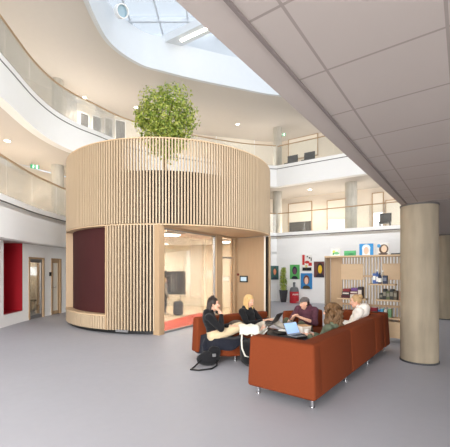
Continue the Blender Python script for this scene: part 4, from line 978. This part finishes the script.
def person(label, base, f, J, look, mats_, hair, s=1.0, name='person', girth=1.0, sleeve=.95, glasses=False):
    """J: joints in (forward, left, up) metres from base; look: face direction in the same frame; mats_: top, trousers, shoes"""
    f = Vector((f[0], f[1], 0)).normalized(); l = Vector((-f.y, f.x, 0)); Z = Vector((0, 0, 1))
    root = thing(name, label, 'person', (base[0], base[1], 0), group=None)
    W = lambda p: f * p[0] + l * p[1] + Z * p[2]
    J = {k: W(v) for k, v in J.items()}; lk = W(look).normalized()
    pel, che, hd = J['pelvis'], J['chest'], J['head']; nb = che + (che - pel).normalized() * .09 * s
    sh = (J['shL'] - J['shR']).normalized(); up = (che - pel).normalized(); fw = sh.cross(up).normalized() * 1
    if fw.dot(f) < 0: fw = -fw
    R3 = Matrix((fw, sh, up)).transposed(); q = MB(); g = girth * s
    for t, a, b_ in ((-.12, .12, .165), (0, .125, .172), (.2, .112, .155), (.4, .105, .14), (.6, .112, .15), (.8, .118, .165), (.95, .108, .16), (1.08, .085, .125)):
        q.ball(pel + (che - pel) * t, .1 * g, (a * 10, b_ * 10, 1.05), rot=R3, n=18)
    q.capsule(J['shL'], J['shR'], .06 * g, .06 * g)
    q.capsule(nb - up * .03, hd - Z * .07 * s, .056 * s, .05 * s)
    # head
    hx = lk; hl = Z.cross(hx).normalized(); hu = hx.cross(hl).normalized(); HR = Matrix((hx, hl, hu)).transposed()
    HP = lambda a, b_, c: hd + (hx * a + hl * b_ + hu * c) * s
    q.ball(HP(-.012, 0, .03), .1 * s, (.98, .78, .92), rot=HR, n=20); q.ball(HP(.018, 0, -.035), .075 * s, (.95, .78, 1.02), rot=HR, n=18); q.ball(HP(.055, 0, -.085), .03 * s, (.9, 1.1, .8), rot=HR, n=12)
    q.capsule(HP(.088, 0, .012), HP(.104, 0, -.022), .011 * s, .017 * s, 10)
    for e in (-1, 1): q.ball(HP(-.005, .078 * e, -.005), .028 * s, (.6, .35, 1.1), rot=HR, n=10); q.ball(HP(.06, .04 * e, -.02), .03 * s, (.7, .8, .8), rot=HR, n=10)
    bones = []
    def limb(a, b_, ra, rb, tag_): q.capsule(a, b_, ra * g, rb * g, 14); bones.append((a, b_, (ra + rb) / 2 * g, tag_))
    bones.append((pel, che, .14 * g, 'top')); bones.append((pel - up * .06, pel + up * .05, .15 * g, 'trousers')); bones.append((J['shL'], J['shR'], .06 * g, 'top')); bones.append((nb, hd, .055 * s, 'skin')); bones.append((hd, hd + hu * .05, .09 * s, 'skin'))
    bones.append((HP(.05, 0, -.09), HP(.05, 0, -.05), .06 * s, 'skin'))
    for S_, e in (('L', 1), ('R', -1)):
        limb(J['sh' + S_], J['el' + S_], .054, .042, 'sleeve'); wr = J['wr' + S_]; el = J['el' + S_]
        q.capsule(el, wr, .041 * g, .028 * g, 12); cut = el + (wr - el) * sleeve
        bones.append((el, cut, .036 * g, 'sleeve')); bones.append((cut, wr, .03 * g, 'skin'))
        hd_ = J.get('hd' + S_, None); dv = (wr - el) if hd_ is None else hd_ - wr
        hand(q, wr, dv, J.get('hn' + S_, Z), e * 1, J['curl'].length if 'curl' in J else .45, s); bones.append((wr, wr + dv.normalized() * .16 * s, .035 * s, 'skin'))
        limb(J['hip' + S_], J['kn' + S_], .083, .06, 'trousers'); an = J['an' + S_]; kn = J['kn' + S_]
        q.capsule(kn, an, .056 * g, .037 * g, 14); cut = kn + (an - kn) * .97; bones.append((kn, cut, .047 * g, 'trousers'))
        q.capsule(an, an + (J['to' + S_] - an) * .9, .031 * s, .022 * s, 10); bones.append((an, J['to' + S_], .033 * s, 'skin'))
    raw = q.build('raw', SKIN); md = raw.modifiers.new('r', 'REMESH'); md.mode = 'VOXEL'; md.voxel_size = .0088 * s; md2 = raw.modifiers.new('s', 'SMOOTH'); md2.iterations = 4; md2.factor = .5
    me = ev_mesh(raw); bpy.data.objects.remove(raw); me.name = 'person_body'; me.materials.clear(); me.materials.append(SKIN)
    for p in me.polygons: p.use_smooth = True
    body = bpy.data.objects.new('body', me); COL.objects.link(body); body.parent = root
    # clothing: the body surface of each garment, lifted off the skin and closed at its hems
    def near(p):
        best = None
        for a, b_, r, tg in bones:
            d = b_ - a; t = max(0, min(1, (p - a).dot(d) / max(d.length_squared, 1e-9))); e = (p - a - d * t).length / r if tg != 'skin' else (p - a - d * t).length / r * 1.0
            if best is None or e < best[0]: best = (e, tg)
        return best[1]
    tags = [near(v.co) for v in me.vertices]
    def garment(nm, keys, m, th, wr_=.012):
        bm = bmesh.new(); mp = {}
        for p in me.polygons:
            if all(tags[i] in keys for i in p.vertices):
                vs = []
                for i in p.vertices:
                    if i not in mp:
                        v = me.vertices[i]; w_ = noise.noise(v.co * 11 + Vector((base[0] * 7, 0, 0))) * wr_
                        mp[i] = bm.verts.new(v.co + v.normal * (th + max(-th * .5, w_)))
                    vs.append(mp[i])
                try: bm.faces.new(vs)
                except ValueError: pass
        be = [e for e in bm.edges if e.is_boundary]; back = {v: i for i, v in mp.items()}
        r = bmesh.ops.extrude_edge_only(bm, edges=be)
        bm.verts.ensure_lookup_table()
        inv = {}
        for el_ in r['geom']:
            if isinstance(el_, bmesh.types.BMVert):
                # move the hem's inner edge back to the skin
                src = [e.other_vert(el_) for e in el_.link_edges if e.other_vert(el_) in back]
                if src: inv[el_] = me.vertices[back[src[0]]].co.copy()
        for v, co_ in inv.items(): v.co = co_
        x = bpy.data.meshes.new(nm); bm.to_mesh(x); bm.free(); x.materials.append(m)
        for p in x.polygons: p.use_smooth = True
        o = bpy.data.objects.new(nm, x); COL.objects.link(o); o.parent = root; return o
    garment(mats_.get('topname', 'sweater'), ('top', 'sleeve'), mats_['top'], .014 * s); garment('trousers', ('trousers',), mats_['trousers'], .012 * s)
    for S_ in 'LR':
        an, to = J['an' + S_], J['to' + S_]; d = (to - an); sp = -Z if abs(d.normalized().z) < .8 else f * .0 - (l * 0 + f)
        d.normalize(); side = d.cross(Z if abs(d.z) < .8 else f).normalized(); upv = side.cross(d)
        if upv.dot(J['kn' + S_] - an) < 0: upv = -upv
        RS = Matrix((d, side, upv)).transposed(); k = MB(); heel = an - d * .035 * s - upv * .012 * s
        k.ball(heel, .047 * s, (1, .85, .95), rot=RS, n=14); k.ball(an + d * .05 * s - upv * .014 * s, .052 * s, (1.5, .85, .75), rot=RS, n=14); k.ball(an + d * .135 * s - upv * .02 * s, .047 * s, (1.25, .95, .6), rot=RS, n=14)
        so = k.build('shoe', mats_['shoes'], root, 'all')
        k = MB(); k.ball(an + d * .055 * s - upv * .072 * s, .1 * s, (1.45, .46, .16), rot=RS, n=16); k.build('sole', mats_.get('sole', PAPER), so, 'all')
    # face
    for e in (-1, 1):
        k = MB(); k.ball(HP(.0745, .034 * e, .008), .0115 * s, (.6, 1.1, .75), rot=HR, n=10); eo = k.build('eye', EYEW, root, 'all')
        k = MB(); k.ball(HP(.0805, .034 * e, .007), .0062 * s, (.5, 1, 1), rot=HR, n=8); k.build('iris', EYED, eo, 'all')
        k = MB(); k.capsule(HP(.086, .018 * e, .034), HP(.078, .05 * e, .034), .005 * s, .0035 * s, 6); k.build('eyebrow', hair['m'], root, 'all')
    k = MB(); k.ball(HP(.088, 0, -.056), .02 * s, (.35, 1.05, .38), rot=HR, n=10); k.build('lips', LIP, root, 'all')
    if glasses:
        k = MB()
        for e in (-1, 1): k.tube([HP(.098, .036 * e + .024 * math.cos(a), .008 + .018 * math.sin(a)) for a in [i * PI / 8 for i in range(16)]], .003 * s, 6, closed=True)
        k.build('glasses', BLACK, root)
    # hair
    q = MB(); st = hair['style']; rnd = random.Random(hash(label) & 7 if False else len(label))
    if st != 'cap':
        q.ball(HP(-.026, 0, .042), .106 * s, (.95, .86, .93), rot=HR, n=24)
    def strand(a, L_, r0, curl=0, wob=0.0, out=1.0, drop=.0):
        """falls from the crown at angle a (0 = back of the head) to length L_ below the head's centre"""
        pts = []; x0, y0 = -math.cos(a), math.sin(a)
        for i in range(10):
            t = i / 9
            if t < .4:
                k_ = t / .4 * PI / 2; r_ = .1 * math.sin(k_) * out; z_ = .04 + .098 * math.cos(k_)
            else:
                k_ = (t - .4) / .6; r_ = .1 * out * (1 + .12 * math.sin(k_ * PI) - .1 * k_); z_ = .04 - L_ * k_
            cx_ = wob * math.sin(t * curl + a * 5) * (t > .25); cy_ = wob * math.cos(t * curl + a * 3) * (t > .25)
            p = HP(-.026 + x0 * r_ * .95, y0 * r_ * .85, 0); p = Vector((p.x, p.y, 0)) + Z * (hd.z + z_ * s); pts.append(p + hx * cx_ + hl * cy_)
        q.tube(pts, r0, 6, rr=[r0 * .7] + [r0] * 7 + [r0 * .8, r0 * .3])
    if st in ('long', 'curly', 'halfup'):
        n = hair.get('n', 30); sp_ = hair.get('spread', 1.75)
        for i in range(n):
            a = (i / (n - 1) - .5) * 2 * sp_ + rnd.uniform(-.05, .05)
            strand(a, hair['len'] * rnd.uniform(.85, 1.08), hair.get('r', .017), hair.get('curl', 6), hair.get('wob', .006), hair.get('out', 1.05) * rnd.uniform(.93, 1.05))
    if st == 'halfup': q.ball(HP(-.055, 0, .135), .034 * s, (1, 1.1, .9), n=14); q.ball(HP(-.03, .0, .15), .02 * s, n=10)
    if st == 'bun': q.ball(HP(-.10, 0, .085), .05 * s, (.9, 1.1, .9), n=16); q.tube([HP(-.1 + .03 * math.cos(a), .05 * math.sin(a), .085 + .03 * math.cos(a)) for a in [i * PI / 6 for i in range(12)]], .016 * s, 6, closed=True)
    if st == 'cap': q.ball(HP(-.035, 0, .012), .1 * s, (.85, .84, .8), rot=HR, n=18)
    # clear the face: no hair vertex in front of the brow line
    for v in q.b.verts:
        r_ = v.co - hd; a, c, h_ = r_.dot(hx), r_.dot(hl), r_.dot(hu)
        if a > .045 * s and h_ < .075 * s and abs(c) < .075 * s: v.co -= hx * (a - .045 * s)
    q.build('hair', hair['m'], root, 'all')
    if st == 'cap':
        k = MB(); k.ball(HP(-.012, 0, .055), .108 * s, (1, .86, .78), rot=HR, n=22)
        for v in k.b.verts:
            h_ = (v.co - hd).dot(hu)
            if h_ < .045 * s: v.co += hu * (.045 * s - h_)
        c_ = k.build('cap', mats_['cap'], root, 'all')
        k = MB(); k.ball(HP(.115, 0, .052), .075 * s, (1, .95, .1), rot=HR, n=18); k.build('cap_peak', mats_['cap'], c_, 'all')
    return root

def sitting(recl=.12, knee=(.42, .55), ank=(.75, .46), sw=.185, tor=.43, z=.47, spread=.1):
    """a seated pose reclining by recl; legs to the given (forward, up) knee and ankle"""
    J = {'pelvis': (0, 0, z), 'chest': (-recl, 0, z + tor), 'head': (-recl * 1.0 + .03, 0, z + tor + .22)}
    for S_, e in (('L', 1), ('R', -1)):
        J['sh' + S_] = (-recl, sw * e, z + tor - .0); J['hip' + S_] = (.02, .09 * e, z - .01); J['kn' + S_] = (knee[0], spread * e, knee[1]); J['an' + S_] = (ank[0], spread * .7 * e, ank[1]); J['to' + S_] = (ank[0] + .09, spread * .8 * e, ank[1] + .14)
        J['el' + S_] = (-recl + .1, (sw + .06) * e, z + tor - .27); J['wr' + S_] = (.2, .08 * e, z + .13)
    return J
BLKKNIT = fabric('black_knit', (27, 27, 29), .2); BEIGE = fabric('beige_cotton', (204, 184, 150)); GREYTR = fabric('grey_cotton', (122, 116, 108)); SNEAK = fabric('pale_sneaker', (206, 200, 190)); GSNEAK = fabric('grey_sneaker', (150, 138, 128))
DARKH = mat('dark_hair', (44, 32, 27), .5, var=.25, scale=30); BLOND = mat('blond_hair', (204, 168, 112), .5, var=.2, scale=30); CURL = mat('brown_curls', (104, 76, 48), .55, var=.65, scale=18); ASHB = mat('ash_blond_hair', (178, 146, 104), .5, var=.25, scale=30)

J = sitting(.1, (.47, .60), (.85, .48), z=.45, tor=.36)
J.update({'knR': (.46, -.09, .60), 'anR': (.80, -.05, .475), 'knL': (.48, .1, .61), 'anL': (.85, .06, .48), 'elR': (.12, -.24, .60), 'wrR': (.13, -.13, .86), 'hdR': (.06, -.08, .96), 'elL': (.1, .24, .58), 'wrL': (.3, .0, .62), 'hnR': (.6, -.6, 0)})
J['head'] = (.0, 0, 1.02)
person('person in a black sweater and beige trousers, hand at chin, on the left sofa', (-.20, 6.06), (.93, .05), J, (1, -.2, -.1), dict(top=BLKKNIT, trousers=BEIGE, shoes=SNEAK), dict(m=DARKH, style='halfup', len=.3, r=.016, n=26, spread=1.3), s=.96)

J = sitting(.12, (.40, .62), (.66, .40), z=.44, tor=.37)
J.update({'elL': (.08, .25, .58), 'wrL': (.33, .1, .66), 'elR': (.05, -.24, .58), 'wrR': (.32, -.08, .66), 'anL': (.74, .1, .52), 'toL': (.78, .1, .70), 'knL': (.42, .12, .64), 'knR': (.38, -.2, .6), 'anR': (.3, .05, .47), 'toR': (.36, .18, .47)})
J['head'] = (-.06, 0, 1.01)
person('blond long-haired person in black with a laptop on the lap', (.55, 6.72), (.8, -.62), J, (.85, -.05, -.35), dict(top=BLKKNIT, trousers=fabric('pale_trousers', (196, 186, 172)), shoes=GSNEAK, sole=fabric('sole_grey', (140, 130, 122))), dict(m=BLOND, style='long', len=.33, r=.018, n=34, spread=2.0), s=.95)
laptop('laptop', 'dark laptop held open on the blond person\'s lap', (.86, 6.40, .63), (-.85, .5, 0), .55, mat('dark_laptop', (64, 64, 68), .4), SCRD, .32, .22)

PLAID = mat('maroon_shirt', (84, 48, 60), .9, var=.45, scale=22)
J = sitting(.08, (.40, .62), (.46, .2), z=.45, tor=.40)
J.update({'knR': (.42, -.2, .66), 'anR': (.50, -.2, .24), 'toR': (.66, -.2, .2), 'elL': (.1, .26, .62), 'wrL': (.3, .02, .74), 'elR': (.12, -.25, .62), 'wrR': (.33, -.07, .76), 'toL': (.62, .1, .12), 'anL': (.46, .1, .14)})
J['head'] = (.02, 0, .98)
person('person in a grey cap and maroon shirt with hands raised, on the armchair', (1.60, 6.62), (-.55, -.75), J, (.85, -.55, -.12), dict(top=PLAID, topname='shirt', trousers=fabric('olive_trousers', (82, 84, 66)), shoes=fabric('black_shoe', (30, 30, 32)), cap=fabric('grey_cap', (96, 88, 86))), dict(m=DARKH, style='cap'), sleeve=.25, girth=1.0, s=.95)
J = sitting(.17, (.42, .47), (.50, .1), z=.44, tor=.30)
J['head'] = (-.13, 0, .985); J.update({'toL': (.65, .1, .06), 'toR': (.65, -.1, .06)})
person('person with big curly brown hair seen from behind on the long sofa', N0 + AL * 1.52 + IN * .50, IN, J, (1, .25, -.08), dict(top=mat('camo_knit', (92, 100, 82), .9, var=.5, scale=14), trousers=NAVY, shoes=SNEAK), dict(m=CURL, style='curly', len=.42, r=.024, n=46, spread=2.35, curl=24, wob=.038, out=1.25))
J = sitting(.2, (.42, .47), (.50, .1), z=.46, tor=.40)
J['head'] = (-.08, .02, 1.035); J.update({'toL': (.65, .1, .06), 'toR': (.65, -.1, .06)})
person('person in a white sweater with an ash-blond bun on the long sofa', N0 + AL * 3.0 + IN * .50, IN, J, (1, .5, -.2), dict(top=fabric('white_knit', (232, 226, 218), .08), trousers=NAVY, shoes=SNEAK), dict(m=ASHB, style='bun'), girth=1.1)
# small figure standing in the pod
Js = {'pelvis': (0, 0, .72), 'chest': (0, 0, 1.08), 'head': (.02, 0, 1.27)}
for S_, e in (('L', 1), ('R', -1)):
    Js.update({'sh' + S_: (0, .15 * e, 1.07), 'el' + S_: (0, .19 * e, .86), 'wr' + S_: (.1, .16 * e, .68), 'hip' + S_: (0, .075 * e, .7), 'kn' + S_: (.02, .08 * e, .4), 'an' + S_: (0, .08 * e, .085), 'to' + S_: (.14, .09 * e, .075)})
person('small standing person in a grey top, inside the pod beside the screen', (-2.24, 12.2), (.8, .5), Js, (1, 0, -.1), dict(top=fabric('grey_jersey', (150, 148, 142)), trousers=fabric('dark_trousers', (50, 50, 54)), shoes=SNEAK), dict(m=BLOND, style='long', len=.16, r=.016, n=24), s=.8)
# ------------------------------------------------------------------ light, world, camera
w = bpy.data.worlds.new('World'); S.world = w; w.use_nodes = True
bg = w.node_tree.nodes['Background']; bg.inputs[0].default_value = (.86, .93, 1.0, 1); bg.inputs[1].default_value = WORLD
sl = bpy.data.lights.new('sky_light', 'SUN'); sl.energy = SUN; sl.angle = math.radians(100); sl.color = (1, .98, .95)
so_ = bpy.data.objects.new('sky_light', sl); COL.objects.link(so_); so_.rotation_euler = (math.radians(36), math.radians(18), 0)
def area(name, loc, rot, sx, sy, e, col=(1, 1, 1)):
    l = bpy.data.lights.new(name, 'AREA'); l.shape = 'RECTANGLE'; l.size = sx; l.size_y = sy; l.energy = e; l.color = col
    o = bpy.data.objects.new(name, l); COL.objects.link(o); o.location = loc; o.rotation_euler = rot; return o
# fill lights added out of view to brighten the atrium, no windows modelled
area('window_daylight', (-1.0, -3.0, 1.55), (PI / 2, 0, -.12), 7, 2.3, FILL, (1, .99, .97))
area('window_daylight', (-3.0, -3.05, 3.7), (PI / 2, 0, .25), 4, 7, FILL * 2.0, (1, .99, .97))
area('upper_window_daylight', (9.5, 3.5, 6.2), (PI / 2, 0, PI / 2 - .25), 10, 3.6, FILL * 1.5, (1, .99, .97))  # fill added above the near gallery to whiten the left fascias
cam = bpy.data.cameras.new('camera'); co = bpy.data.objects.new('camera', cam); COL.objects.link(co)
cam.sensor_width = 36; cam.lens = F / 450 * 36; cam.shift_y = (HY - 223.5) / 450; cam.clip_start = .05
co.location = (0, 0, H); co.rotation_euler = (PI / 2, 0, 0); S.camera = co
S.view_settings.view_transform = 'Standard'; S.view_settings.look = 'None'; S.view_settings.gamma = 1; S.view_settings.use_curve_mapping = False
S.view_settings.exposure = EXPO
S.cycles.use_denoising = True
S.cycles.max_bounces = 10; S.cycles.diffuse_bounces = 6; S.cycles.transparent_max_bounces = 24; S.cycles.sample_clamp_indirect = 8
